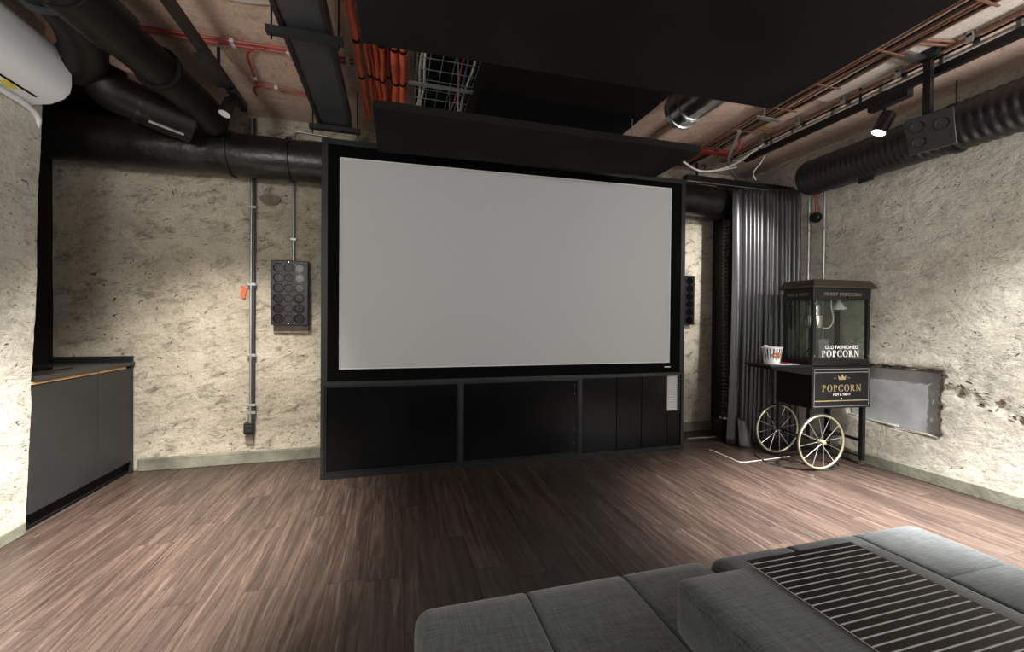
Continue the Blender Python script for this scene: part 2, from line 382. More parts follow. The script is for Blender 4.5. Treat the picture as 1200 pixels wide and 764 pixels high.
# ceiling
def chip(y, z, w_, h_, rot):
    n_ = 7; q = []
    for k in range(n_):
        a = 2*PI*k/n_; rr_ = 1+random.uniform(-.35, .35); a_, b_ = w_*math.cos(a)*rr_, h_*math.sin(a)*rr_
        q.append((y+a_*math.cos(rot)-b_*math.sin(rot), z+a_*math.sin(rot)+b_*math.cos(rot)))
    MB().prism(q, 'x', 4.2795, 4.286).build('plaster_chip', M['crumb'], wall_right)
random.seed(11)
for k in range(22): chip(random.gauss(2.06, .14), 0, 0, 0, 0) if False else None
for k in range(46):
    q_ = random.random(); y_ = 2.30-.62*q_; z_ = .885-.29*q_+random.gauss(0, .035)*(1+q_*.3)
    chip(y_, z_, random.uniform(.006, .024), random.uniform(.002, .007), random.uniform(-.2, 1.1))
for k in range(30): chip(2.33+.7*k/30, .93+random.uniform(-.004, .010), random.uniform(.015, .03), random.uniform(.004, .010), random.uniform(-.3, .3))
for k in range(24): chip(2.315+random.uniform(-.006, .006), .40+.52*k/24, random.uniform(.004, .009), random.uniform(.012, .02), random.uniform(-.3, .3))
for k in range(18): chip(random.uniform(1.3, 2.9), random.uniform(1.0, 1.3), random.uniform(.004, .013), random.uniform(.002, .005), random.uniform(-1, 1))
ceiling = relief_wall('ceiling', M['ceil'], (-2.75, 4.3, CZ), (1, 0, 0), (0, -1, 0), 7.1, 6.95, .05, .008, 12.3)
pts = [(-1.0+.42*math.cos(a)*(1+.18*math.sin(3*a+1)), 2.50+.30*math.sin(a)*(1+.2*math.cos(2*a))) for a in [2*PI*k/28 for k in range(28)]]
MB().prism(pts, 'z', CZ-.02, CZ-.01).build('pale_plaster_patch', M['ceil_pale'], ceiling)
B(2.55, 3.43, .6, 2.6, CZ-.022, CZ-.012).build('pale_plaster_patch', M['ceil_pale'], ceiling)
# skirtings
def skirt(name, x0, x1, y0, y1, h):
    return struct(B(x0, x1, y0, y1, 0, h).build(name, M['skirt'], bevel=.006))
skirt('baseboard_back', -2.12, 3.74, 4.235, 4.275, .105)
skirt('baseboard_right', 4.235, 4.285, -2.6, 4.23, .10)
o = skirt('baseboard_left', -2.155, -2.138, -2.6, 3.17, .075)

# dark recess boards and a painted shadow strip right of the back wall
struct(B(3.745, 3.80, 4.06, 4.26, 0, 2.62).build('trim_1', M['black']))
struct(B(3.12, 3.80, 4.20, 4.26, 2.60, 2.66).build('shadow_strip', M['bronze']))  # brown strip put in for the shadow border above the plaster
struct(B(3.80, 4.27, 4.22, 4.26, 0, 3.05).build('trim_3', M['black']))

# ------------------------------------------------------------------ ceiling pipes, back wall
def pipe(name, label, cat, pts, r, m, n=20, group=None, sm=True):
    t = MB().tube(pts, r, n).build(name, m, smooth=sm); return tag(t, label, cat, group)
# big wrapped pipe along the back wall (with slightly uneven lagging)
t = thing('lagged_pipe', 'thick black wrapped pipe running along the top of the back wall', 'pipe', (0, 4.02, 2.7))
pts, rs = [], []
for i in range(120):
    xx = -2.70+6.7*i/119; a = noise.noise(Vector((xx*2.2, 0, 0))); wide = .012*max(0, min(1, (-1.5-xx)/.5))
    pts.append((xx, .01*a, .005+.012*a-.01*math.sin((xx+2)*1.1))); rs.append(.175+wide+.008*noise.noise(Vector((xx*5, 3, 0))))
MB().tube(pts, rs, 22).build('lagging', M['wrap'], t, smooth='all')
for xx in (-1.35, -.9, 3.6): MB().tube([(xx-.012, 0, .0), (xx+.012, 0, .0)], .19, 22).build('clamp_band', M['black'], t, smooth=True)
for xx in (-2.1, 3.3): MB().box(xx-.01, xx+.01, -.01, .01, .17, .44).build('hanger_rod', M['black'], t)

t = thing('lagged_pipe', 'upper black lagged pipe above left end of the back wall pipe', 'pipe', (-2.0, 4.08, 3.025))
MB().tube(smooth_path([(-.68, 0, .0), (-.3, -.01, 0), (.1, -.0, 0), (.2, 0, 0)]), .09, 18).build('lagging', M['wrap'], t, smooth='all')
MB().tube([(.2, 0, 0), (.23, 0, 0)], .10, 18).build('clamp_band', M['black'], t, smooth=True)

# ceiling pipe 1: big foam pipe from camera side into the back pipe
t = thing('foam_pipe', 'largest black foam-insulated pipe crossing the ceiling beside the air conditioner', 'pipe', (-1.43, 3.4, 2.88), math.radians(-6))
MB().tube([(0, -3.6, 0), (0, -.95, 0)], .122, 20).build('pipe_run', M['foam'], t, smooth=True)
MB().tube([(0, -.95, 0), (0, -.62, 0)], .133, 20).build('pipe_collar', M['foam'], t, smooth=True)
MB().tube(smooth_path([(0, -.62, 0), (0, -.2, 0), (.0, .15, -.0), (.0, .40, -.03)]), [.115]*24+[.10], 20).build('pipe_bend', M['foam'], t, smooth=True)
MB().tube([(0, -1.25, .11), (0, -1.25, .27)], .008, 8).build('hanger_rod', M['black'], t)
for yy in (-1.45, -.28): MB().tube([(0, yy, 0), (0, yy+.02, 0)], .138, 20).build('clamp_band', M['matt'], t, smooth=True)

t = thing('elbow_pipe', 'black elbow duct dropping behind the big foam pipe to the back wall', 'pipe', (-1.86, 3.42, 2.82))
MB().tube(smooth_path([(-.05, -.06, .30), (-.03, -.03, .12), (.0, .0, .02), (.10, .08, -.01), (.22, .16, -.04), (.36, .26, -.06)], 6), .125, 20).build('elbow', M['foam'], t, smooth=True)
MB().tube([(.10, .085, -.012), (.125, .102, -.018)], .133, 20).build('clamp_band', M['black'], t, smooth=True)
MB().tube([(.20, .03, -.15), (.36, .14, -.175)], .010, 8).build('steel_strip', M['steel'], t)

t = thing('ceiling_duct', 'black duct with round flanges above the air conditioner', 'duct', (-1.74, 2.55, 3.0))
MB().tube([(0, -3, 0), (0, .18, 0)], .13, 20).build('pipe_run', M['foam'], t, smooth=True)
MB().tube(smooth_path([(0, .18, 0), (-.02, .4, -.03), (-.1, .6, -.08), (-.25, .75, -.1)]), .115, 18).build('elbow', M['foam'], t, smooth=True)
for yy in (-.25, .12): MB().tube([(0, yy, 0), (0, yy+.03, 0)], .147, 24).build('flange', M['duct'], t, smooth=True)
for a in range(6):
    MB().lathe([(.006, -.26), (.006, -.25)], (.136*math.cos(a), 0, .136*math.sin(a)), 8, 'y').build('bolt', M['steel'], t)

pipe('wrapped_pipe', 'thin grey-pink taped pipe bending over the air conditioner', 'pipe',
     smooth_path([(-1.86, 2.7, 3.06), (-1.80, 2.95, 2.98), (-1.72, 3.15, 2.93), (-1.60, 3.33, 2.93), (-1.55, 3.5, 3.0)]), .045, M['greywrap'], 12)

# ------------------------------------------------------------------ rail with spot on the left
def spot_head(parent, p, d, lit, r=.042, L=.13):
    d = Vector(d).normalized(); p = Vector(p)
    MB().tube([p-d*L, p-d*(L-.015), p], [r*.8, r, r], 18).build('lamp_housing', M['black'], parent, smooth=True)
    MB().tube([p+d*.001, p+d*.004], r*.86, 18).build('lamp_lens', M['lamp_on'] if lit else M['lamp_dim'], parent)
t = thing('lighting_track', 'long black lighting track on the ceiling left of the steel duct', 'light track', (-1.17, 3.75, 2.95))
B(-.022, .022, -4.2, 0, 0, .06).build('rail', M['black'], t)
for yy in (-.5, -1.3, -2.4): B(-.008, .008, yy-.008, yy+.008, .06, .19).build('hanger', M['black'], t)
B(-.035, .035, -1.0+.25, -.42, -.04, 0).build('driver_box', M['black'], t)
t = thing('track_spotlight', 'black spotlight at far end of the left ceiling track', 'spotlight', (-1.14, 3.5, 2.95))
B(-.03, .03, -.12, .12, -.035, 0).build('adapter', M['black'], t)
MB().tube([(0, 0, -.035), (0, 0, -.07)], .012, 8).build('swivel', M['black'], t)
spot_head(t, (-.06, -.06, -.17), (-.25, -.3, -1), False)
t = thing('track_spotlight', 'black spotlight near camera end of the left ceiling track', 'spotlight', (-1.14, 1.5, 2.95))
B(-.03, .03, -.12, .12, -.035, 0).build('adapter', M['black'], t)
spot_head(t, (0, .06, -.17), (-.1, .4, -1), True)
spot('left_track_beam_wall', (-1.20, 2.95, 2.70), (-1.55, 3.95, .20), 72, 1, 330, (1, .95, .87))
spot('left_track_beam_floor', (-1.18, 1.7, 2.72), (-1.65, 2.35, 0), 80, 1, 330, (1, .95, .9))
spot('left_track_beam_down', (-1.18, 1.9, 2.72), (-1.45, 2.70, 0), 60, 1, 1600, (1, .96, .92))

# ------------------------------------------------------------------ rectangular steel duct and supports
t = thing('steel_duct', 'flat dark steel duct hung from the ceiling between the track and orange conduits', 'duct', (-.48, 3.62, 2.86))
B(-.12, .12, -4.6, 0, 0, .11).build('duct_body', M['duct'], t, bevel=.004)
for s in (-1, 1): B(s*.115-.012, s*.115+.012, -4.6, 0, -.012, 0).build('edge_flange', M['black'], t)
t = thing('support_channel', 'steel strut channel holding up the flat dark duct', 'bracket', (-.48, 2.46, 2.81))
MB().box(-.19, .19, -.02, .02, 0, .012).box(-.19, .19, -.02, -.014, .012, .036).box(-.19, .19, .014, .02, .012, .036).build('channel', M['frame'], t)
for s in (-1, 1): MB().tube([(s*.165, 0, -.03), (s*.165, 0, .33)], .005, 8).build('threaded_rod', M['black'], t)
t = copy_tree(t); t.location = (-.48, 3.58, 2.81); t['label'] = 'steel strut channel under duct end at the screen frame'

# red conduits on ceiling, left
gl = 'thin red conduits across the ceiling'
def red_run(lab, pts, clips):
    t = thing('red_conduit', lab, 'conduit', pts[0], 0, gl)
    q = [Vector(p)-Vector(pts[0]) for p in pts]
    MB().tube(smooth_path(q, 5), .009, 8).build('tube', M['red'], t, smooth=True)
    for c in clips:
        c = Vector(c)-Vector(pts[0]); MB().box(c.x-.012, c.x+.012, c.y-.014, c.y+.014, c.z-.012, c.z+.014).build('clip', M['white_cable'], t)
    return t
red_run('rear one of the two long red conduits crossing the pink ceiling', [(-1.56, 3.17, 3.12), (-1.2, 3.165, 3.12), (-.7, 3.15, 3.12), (-.3, 3.15, 3.12)], [(-1.05, 3.16, 3.12), (-.72, 3.15, 3.12), (-.34, 3.15, 3.12)])
red_run('nearer one of the two long red conduits crossing the pink ceiling', [(-1.56, 3.125, 3.12), (-1.2, 3.12, 3.12), (-.7, 3.105, 3.12), (-.3, 3.105, 3.12)], [(-1.05, 3.12, 3.12), (-.7, 3.105, 3.12), (-.34, 3.105, 3.12)])
red_run('short red conduit branching toward the back wall from the long pair', [(-.86, 3.14, 3.12), (-.93, 3.16, 3.12), (-1.0, 3.25, 3.12), (-1.03, 3.45, 3.125), (-1.05, 3.62, 3.125)], [(-1.04, 3.55, 3.125)])
red_run('curved red conduit on the ceiling nearest the back wall', [(-1.1, 3.80, 3.12), (-1.09, 3.70, 3.12), (-1.0, 3.64, 3.12), (-.85, 3.66, 3.12), (-.62, 3.70, 3.12)], [(-.92, 3.65, 3.12), (-.66, 3.69, 3.12)])
# vertical conduits on the left back wall
t = thing('wall_conduit', 'tall grey double conduit ending in the floor-level socket', 'conduit', (-1.26, 4.24, 0))
MB().tube([(-.012, 0, .37), (-.006, 0, 3.12)], .011, 10).build('tube', M['steel'], t, smooth=True)
MB().tube([(.012, 0, .37), (.018, 0, 3.12)], .009, 10).build('tube', M['duct'], t, smooth=True)
for z in (.46, .53, .98, 1.62, 2.32): B(-.04, .032, -.01, .014, z-.012, z+.012).build('pipe_clip', M['steel'], t, bevel=.003)
t = thing('power_socket', 'small black power socket at the foot of the grey conduit', 'socket', (-1.278, 4.215, .27))
B(-.042, .042, 0, .045, 0, .10).build('housing', M['black'], t, bevel=.006)
B(-.032, .032, -.008, 0, .02, .085).build('cover', M['rubber'], t, bevel=.004)
t = thing('wall_conduit', 'short grey conduit dropping to the left wall speaker', 'conduit', (-.925, 4.245, 0))
MB().tube([(0, 0, 1.85), (0, 0, 3.0), (.01, 0, 3.04), (.06, 0, 3.045), (.3, 0, 3.03)], .010, 10).build('tube', M['steel'], t, smooth=True)
for z in (2.05,): B(-.022, .022, -.01, .012, z-.01, z+.01).build('pipe_clip', M['steel'], t)

# ------------------------------------------------------------------ wall speakers 3 x 6
drv_me = {}
def wall_speaker(loc, lab, W=.31, Hh=.59):
    t = thing('wall_speaker', lab, 'speaker', loc, 0, 'slim black wall speakers with rows of drivers')
    B(0, W, 0, .05, 0, Hh).build('cabinet', M['black'], t, bevel=.005)
    for r in range(6):
        for c in range(3):
            k = 'mid' if c == 1 else 'side'
            if k not in drv_me:
                mb = MB()
                if c == 1: mb.lathe([(.041, 0), (.041, -.006), (.036, -.006), (.030, .004), (.012, .012), (.008, .004), (.001, .002)], (0, 0, 0), 20, 'y')
                else: mb.lathe([(.045, 0), (.045, -.005), (.040, -.005), (.022, .012), (.015, .014), (.012, .004), (.001, .0)], (0, 0, 0), 20, 'y')
                o = mb.build('driver', M['cone'] if c == 1 else M['smoked'], t, smooth=True); drv_me[k] = o.data
            else:
                o = bpy.data.objects.new('driver', drv_me[k]); C.objects.link(o); o.parent = t
            o.location = (W*(.2, .47, .76)[c], -.001, Hh*(.10+.158*r))
    for z in (.015, Hh-.015): MB().lathe([(.004, 0), (.004, -.003), (.001, -.003)], (W*.47, 0, z), 8, 'y').build('screw', M['chrome'], t)
    return t
wall_speaker((-1.10, 4.20, 1.255), 'black wall speaker panel left of the screen under a conduit')
wall_speaker((3.13, 4.20, 1.285), 'black wall speaker panel half hidden right of the screen')

# ------------------------------------------------------------------ screen unit
SX0, SX1, SY = -.592, 2.865, 3.645
u = thing('screen_unit', 'large framed projection screen standing on a low black media cabinet', 'projection screen', (0, 0, 0))
for x0, x1 in ((SX0, SX0+.05), (SX1-.05, SX1)): B(x0, x1, SY, SY+.10, .80, 2.78).build('frame_post', M['frame'], u, bevel=.003)
B(SX0+.05, SX1-.05, SY, SY+.10, 2.735, 2.78).build('frame_top_rail', M['frame'], u, bevel=.003)
wx0, wx1, wz0, wt0, wt1 = -.455, 2.697, .900, 2.637, 2.681
def ring(o, i, y0, y1):
    vs = [(p[0], y, p[1]) for y in (y0, y1) for p in o+i]
    fs = []
    for k in range(4):
        l = (k+1) % 4
        fs += [(k, l, 4+l, 4+k), (8+k, 12+k, 12+l, 8+l), (k, 8+k, 8+l, l), (4+k, 4+l, 12+l, 12+k)]
    return MB().add(vs, fs)
ring([(SX0+.05, .802), (SX1-.05, .802), (SX1-.05, 2.735), (SX0+.05, 2.735)], [(wx0, wz0), (wx1, wz0), (wx1, wt1), (wx0, wt0)], SY+.004, SY+.03).build('velvet_border', M['velvet'], u)
ring([(wx0-.001, wz0-.001), (wx1+.001, wz0-.001), (wx1+.001, wt1+.001), (wx0-.001, wt0-.001)], [(wx0+.008, wz0+.008), (wx1-.008, wz0+.008), (wx1-.008, wt1-.008), (wx0+.008, wt0-.008)], SY+.008, SY+.012).build('screen_edge', M['screen_trim'], u)
MB().add([(wx0, SY+.012, wz0), (wx1, SY+.012, wz0), (wx1, SY+.012, wt1), (wx0, SY+.012, wt0), (wx0, SY+.02, wz0), (wx1, SY+.02, wz0), (wx1, SY+.02, wt1), (wx0, SY+.02, wt0)],
         [(0, 1, 2, 3), (4, 7, 6, 5), (0, 4, 5, 1), (1, 5, 6, 2), (2, 6, 7, 3), (3, 7, 4, 0)]).build('screen_surface', M['screen'], u)
B(2.635, 2.70, SY, SY+.004, .853, .861).build('name_plate', M['white_print'], u)
# low cabinet
B(SX0, SX1, SY-.004, SY+.33, .765, .80).build('cabinet_top', M['frame'], u, bevel=.002)
B(SX0, SX1, SY, SY+.33, .0, .045).build('plinth', M['black'], u)
for x0, x1 in ((SX0, SX0+.03), (.535, .565), (1.69, 1.72), (SX1-.03, SX1)): B(x0, x1, SY-.002, SY+.33, .045, .765).build('cabinet_post', M['frame'], u, bevel=.002)
B(SX0+.03, SX1-.03, SY+.32, SY+.33, .045, .765).build('cabinet_back', M['matt'], u)
for x0, x1 in ((SX0+.032, .533), (.567, 1.688)):
    d = B(x0, x1, SY+.012, SY+.022, .047, .763).build('smoked_door', M['smoked'], u)
    MB().box(x0, x1, SY+.004, SY+.012, .047, .06).box(x0, x1, SY+.004, SY+.012, .75, .763).box(x0, x0+.012, SY+.004, SY+.012, .06, .75).box(x1-.012, x1, SY+.004, SY+.012, .06, .75).build('door_frame', M['black'], d)
xs = [1.722, 2.10, 2.38, 2.68]
for i in range(3): B(xs[i]+.004, xs[i+1]-.004, SY+.012, SY+.022, .047, .763).build('smoked_panel', M['smoked'], u)
B(2.682, 2.832, SY+.012, SY+.022, .047, .40).build('smoked_panel', M['smoked'], u)
B(2.815, 2.832, SY+.010, SY+.022, .40, .763).build('panel_edge', M['black'], u)
mb = MB(); n = 140
vs = []
for j in range(2):
    for i in range(n+1):
        z = .40+.363*i/n
        vs.append((2.684+.13*j, SY+.034+.009*math.sin(i*.62+j*2.6), z))
mb.add(vs, [(i, i+1, n+2+i, n+1+i) for i in range(n)])
o = mb.build('ribbed_fabric_insert', M['strip'], u, smooth='all'); o['label'] = 'pale ribbed fabric showing behind the glass at cabinet end'
for z in (.14, .28, .62, .70): B(1.645, 1.650, SY+.009, SY+.013, z, z+.006).build('status_mark', M['grey_print'], u)

# curtain rail continuing right of the frame
t = thing('curtain_rail', 'black rail from the screen frame across to the curtain', 'curtain rail', (0, 0, 0))
B(SX1, 4.27, 3.63, 3.70, 2.775, 2.835).build('rail', M['black'], t)
B(SX1, 4.27, 3.635, 3.64, 2.768, 2.774).build('rail_lip', M['steel'], t)

# ------------------------------------------------------------------ acoustic panels on the ceiling
def slab(name, poly, z0, z1, lab):
    t = thing(name, lab, 'ceiling panel', (poly[0][0], poly[0][1], z0), 0, 'black felt ceiling panels')
    q = [(p[0]-poly[0][0], p[1]-poly[0][1]) for p in poly]
    MB().prism(q, 'z', 0, z1-z0).build('panel_board', M['felt'], t, bevel=.006)
    cx = sum(p[0] for p in q)/4; cy = sum(p[1] for p in q)/4
    for p in q: 
        a = (p[0]+(cx-p[0])*.45, p[1]+(cy-p[1])*.3); MB().tube([(a[0], a[1], z1-z0), (a[0], a[1], CZ-z0)], .004, 6).build('hanging_wire', M['steel'], t)
slab('ceiling_panel', [(-.165, 2.074), (2.172, 2.008), (2.14, -2.3), (-.23, -2.3)], 2.60, 2.65, 'huge black felt panel hanging overhead nearest the camera')
slab('ceiling_panel', [(-.145, 3.36), (2.214, 3.23), (2.213, 2.65), (-.148, 2.665)], 2.60, 2.65, 'long black felt panel hanging right in front of the screen top')
# black housing between panels
t = thing('projector_housing', 'big black box recessed between the two hanging felt panels', 'box', (.56, 1.6, 2.82))
B(0, 1.19, 0, 1.95, 0, .30).build('housing_body', M['matt'], t, bevel=.004)
B(-.035, -.0, 0, 1.95, .0, .30).build('side_cheek', M['felt'], t)

# orange conduits
cgrp = 'orange corrugated conduits behind the hanging panel'
def oc(x0, x1, r, m, lab, y0=.4, y1=3.75, z=3.04, wob=.004):
    t = thing('orange_conduit', lab, 'conduit', (x0, y0, z), 0, cgrp)
    N = 60; pts = [(x1*i/N+wob*math.sin(i*.7+x0*30), (y1-y0)*i/N, wob*math.cos(i*.5+x0*11)) for i in range(N+1)]
    MB().tube(pts, r, 12).build('tube', m, t, smooth=True)
    for k in (.70, .82): 
        p = pts[int(N*k)]; MB().tube([(p[0], p[1]-.012, p[2]), (p[0], p[1]+.012, p[2])], r+.004, 12).build('cable_tie', M['matt'], t)
oc(-.285, .04, .019, M['orange'], 'leftmost orange conduit running beside the edge of the big felt panel')
oc(-.238, .05, .014, M['orange'], 'thin orange conduit second from the left', z=3.06)
oc(-.203, .045, .012, M['red'], 'thin darker red conduit third from the left', z=3.05)
oc(-.168, .035, .017, M['orange'], 'twisted orange conduit in the middle of the bundle, left strand', z=3.05, wob=.005)
oc(-.128, .03, .015, M['orange'], 'twisted orange conduit in the middle of the bundle, right strand', z=3.03, wob=.005)
oc(-.088, .03, .016, M['red'], 'dark red conduit left of the thick orange pair', z=3.07)
oc(-.045, .03, .024, M['orange'], 'thick orange conduit, left of the thick pair', z=3.03)
oc(.018, .02, .024, M['orange'], 'thick orange conduit, right of the thick pair by the wire tray', z=3.03)

# wire basket cable tray with cables
t = thing('wire_cable_tray', 'galvanised wire basket tray seen between the hanging panels', 'cable tray', (.12, 1.2, 3.0))
TW = .40
for i in range(6): MB().tube([(TW*i/5, 0, 0), (TW*i/5, 2.35, 0)], .0025, 6).build('long_wire', M['steel'], t)
for k in range(19):
    y = .04+k*.125; MB().tube([(0, y, .07), (0, y, 0), (TW, y, 0), (TW, y, .07)], .0025, 6).build('cross_wire', M['steel'], t)
for x_ in (0, TW): MB().tube([(x_, 0, .07), (x_, 2.35, .07)], .003, 6).build('edge_wire', M['steel'], t)
B(.02, TW-.02, 0, 2.4, .10, .105).build('dark_liner', M['matt'], t)
cn = 0
for x_, m, lab in ((.03, 'white_cable', 'white cable at left edge of the wire tray'), (.055, 'white_cable', 'white cable second from left in the wire tray'), (.30, 'pink_cable', 'pink cable in the wire tray'), (.33, 'blue_cable', 'blue cable beside the pink one in the wire tray'), (.365, 'white_cable', 'grey-white cable at right edge of the wire tray')):
    pts = [(.12+x_+.008*math.sin(i*.9+x_*50), 1.22+2.3*i/24, 3.022+.004*math.sin(i*.6)) for i in range(25)]
    tag(MB().tube(pts, .009 if m == 'white_cable' else .006, 8).build('cable', M[m], smooth=True), lab, 'cable', 'cables lying in the wire tray')
t = thing('support_channel', 'galvanised strut under the wire basket cable tray', 'bracket', (.32, 3.0, 2.965))
MB().box(-.25, .25, -.02, .02, 0, .008).build('channel', M['steel'], t)
for s in (-1, 1): MB().tube([(s*.235, 0, 0), (s*.235, 0, .18)], .004, 6).build('threaded_rod', M['steel'], t)

# silver round duct
t = thing('spiral_duct', 'shiny silver round duct end showing above the hanging panels', 'duct', (2.18, 2.86, 3.0))
cyl = [(0, -2.0+.04*i, 0) for i in range(48)]
MB().tube(cyl, [.135+(.003 if i % 3 == 0 else 0) for i in range(48)], 28).build('duct_body', M['silver'], t, smooth='all')
MB().lathe([(.146, -.14), (.146, -.10), (.14, -.098), (.14, -.04), (.148, -.036), (.148, 0), (.13, 0), (.13, -.13)], (0, 0, 0), 28, 'y').build('collar', M['silver'], t, smooth=True)
for a in (.3, 1.5, 2.8, 4.1, 5.2): MB().lathe([(.004, -.02), (.004, -.012)], (.15*math.cos(a), 0, .15*math.sin(a)), 8, 'y').build('rivet', M['black'], t)
# brown underslung beam beside it
tag(B(2.40, 2.62, .4, 3.9, 3.07, 3.15).build('ceiling_beam', M['ceil'], bevel=.02), 'low plaster beam on the ceiling beside the silver duct', 'beam')

# ------------------------------------------------------------------ right ceiling services
t = thing('conduit_rack', 'bundle of thin brown conduits on the ceiling along right edge of the big felt panel', 'conduits', (2.95, .2, 3.08))
for k, (dx, m, r) in enumerate(((0, 'copper', .012), (.035, 'copper', .009), (.07, 'black', .009), (.10, 'copper', .012), (.14, 'copper', .009), (.175, 'black', .010), (.205, 'copper', .011))):
    MB().tube([(dx+.006*math.sin(i*.8+k), 3.8*i/30, .006*math.cos(i*.6+k)) for i in range(31)], r, 8).build('conduit', M[m], t, smooth=True)
for y in (1.3, 1.75, 2.15, 2.5, 2.9, 3.3): B(-.03, .24, y-.006, y+.006, -.018, -.010).build('cross_strap', M['copper'], t)
t = thing('ceiling_conduit', 'upper dark conduit on stand-off clamps right of the brown bundle', 'conduit', (3.42, .2, 3.09))
MB().tube([(0, 0, 0), (0, 3.6, 0)], .011, 10).build('tube', M['copper'], t, smooth=True)
MB().tube([(.035, 0, -.01), (.035, 3.6, -.01)], .008, 10).build('tube', M['black'], t, smooth=True)
for i in range(8):
    y = 1.15+i*.38; MB().box(-.02, .05, y-.015, y+.015, .0, .05).box(-.02, -.01, y-.018, y+.018, -.035, .02).box(.048, .056, y-.018, y+.018, -.035, .02).build('stand_off_clamp', M['steel'], t, bevel=.002)
t = thing('ceiling_conduit', 'pale white conduit running along the ceiling above the right track', 'conduit', (3.52, .2, 3.07))
MB().tube([(0, 0, 0), (0, 3.5, 0)], .017, 12).build('tube', M['white_pipe'], t, smooth=True)
MB().tube([(.04, 0, -.01), (.04, 3.5, -.01)], .010, 10).build('tube', M['copper'], t, smooth=True)
for i in range(8):
    y = 1.0+i*.36; B(-.022, .055, y-.014, y+.014, -.026, .05).build('pipe_clip', M['steel'], t, bevel=.004)
for x0, y0, x1, y1, lab in ((3.18, 1.85, 3.42, 1.80, 'short brown conduit crossing near the ceiling mount'), (3.17, 3.05, 3.42, 3.10, 'short brown conduit crossing far from the ceiling mount')):
    tag(MB().tube([(x0, y0, 3.11), (x1, y1, 3.11)], .009, 8).tube([(x0, y0+.04, 3.11), (x1, y1+.04, 3.11)], .009, 8).build('cross_conduit', M['copper'], smooth=True), lab, 'conduit', 'short conduits crossing on the right ceiling')
# right lighting track
t = thing('lighting_track', 'long black lighting track in front of the right wall duct', 'light track', (3.47, -2.2, 2.975))
B(-.022, .022, 0, 5.7, 0, .05).build('rail', M['black'], t)
for y in (1.0, 2.5, 3.5, 4.6, 5.4): B(-.006, .006, y-.006, y+.006, .05, .17).build('hanger', M['black'], t)
t = thing('track_spotlight', 'lit black spotlight on the right track beside the ceiling speaker', 'spotlight', (3.47, 2.20, 2.975))
B(-.03, .03, -.13, .13, -.06, 0).build('adapter', M['black'], t, bevel=.003)
MB().tube([(0, .03, -.06), (0, .03, -.10)], .012, 10).build('swivel', M['black'], t)
spot_head(t, (-.03, .05, -.245), (-.35, .28, -1), True, .048, .15)
spot('right_track_beam_curtain', (3.42, 2.32, 2.70), (3.45, 3.75, 2.0), 54, 1, 210, (1, .97, .95))
t = thing('track_spotlight', 'black spotlight nearest the camera on the right track', 'spotlight', (3.47, .6, 2.975))
B(-.03, .03, -.13, .13, -.06, 0).build('adapter', M['black'], t, bevel=.003)
spot_head(t, (.0, .08, -.2), (.2, .35, -1), True, .048, .15)
spot('right_track_beam_floor', (3.50, .85, 2.70), (3.80, 1.75, 0.0), 82, 1, 480, (1, .98, .96))
spot('right_track_beam_down', (3.42, 1.30, 2.70), (3.05, 1.75, 0), 65, 1, 3300, (1, .98, .97))

# ceiling speaker on pole
t = thing('ceiling_speaker', 'tilted black speaker box with round drivers on a ceiling pole', 'speaker', (3.40, 1.93, 2.62))
B(-.02, .02, -.02, .02, .05, .44).build('pole', M['black'], t)
MB().prism([(-.10, .53), (.14, .53), (.04, .45), (-.04, .45)], 'x', -.03, .03).build('mount_plate', M['black'], t)
MB().box(-.24, -.02, .0, .06, .455, .475).box(-.24, -.02, .04, .06, .475, .50).build('strut_arm', M['silver'], t)
sp = B(-.115, .115, -.055, .055, -.115, .115).build('speaker_box', M['black'], t, bevel=.005)
ax_ = Vector((.5, -.85, .09)).normalized(); ny_ = Vector((-.80, -.5, -.22)); ny_ = (ny_-ax_*ny_.dot(ax_)).normalized(); az_ = ax_.cross(-ny_)
sp.matrix_local = Matrix((ax_, -ny_, az_)).transposed().to_4x4(); sp.location = (.02, 0, -.03)
for (a, b) in ((-.055, .05), (-.055, -.05), (.058, .03)):
    o = MB().lathe([(.040, 0), (.040, -.006), (.034, -.006), (.018, .012), (.010, .004), (.001, .002)], (0, 0, 0), 20, 'y').build('driver', M['cone'], sp, smooth=True); o.location = (a, -.057, b)

# flexible duct along the right wall
t = thing('flexible_duct', 'large black corrugated duct along the top of the right wall', 'duct', (4.03, 3.29, 2.78))
N = 620; pts = [(0.008*math.sin(i*.02), -i*.0092, .006*math.sin(i*.011)) for i in range(N)]
rs = []
for i in range(N):
    y = i*.0092
    a = .002 if y < .95 else .004
    if y < .04: rr = .156+y*.4
    else: rr = .172
    rs.append(rr+a*math.sin(2*PI*y/(.045 if y < .95 else .057)))
MB().tube(pts, rs, 30).build('duct_skin', M['flex'], t, smooth='all')
B(-.01, .01, -.62, -.5, -.20, -.16).build('drain_nub', M['flex'], t)
MB().tube([(0, -1.175, .15), (0, -1.175, .36)], .005, 8).build('hanger_rod', M['black'], t)
MB().tube([(0, -1.16, 0), (0, -1.19, 0)], .183, 30).build('hanger_band', M['black'], t, smooth=True)

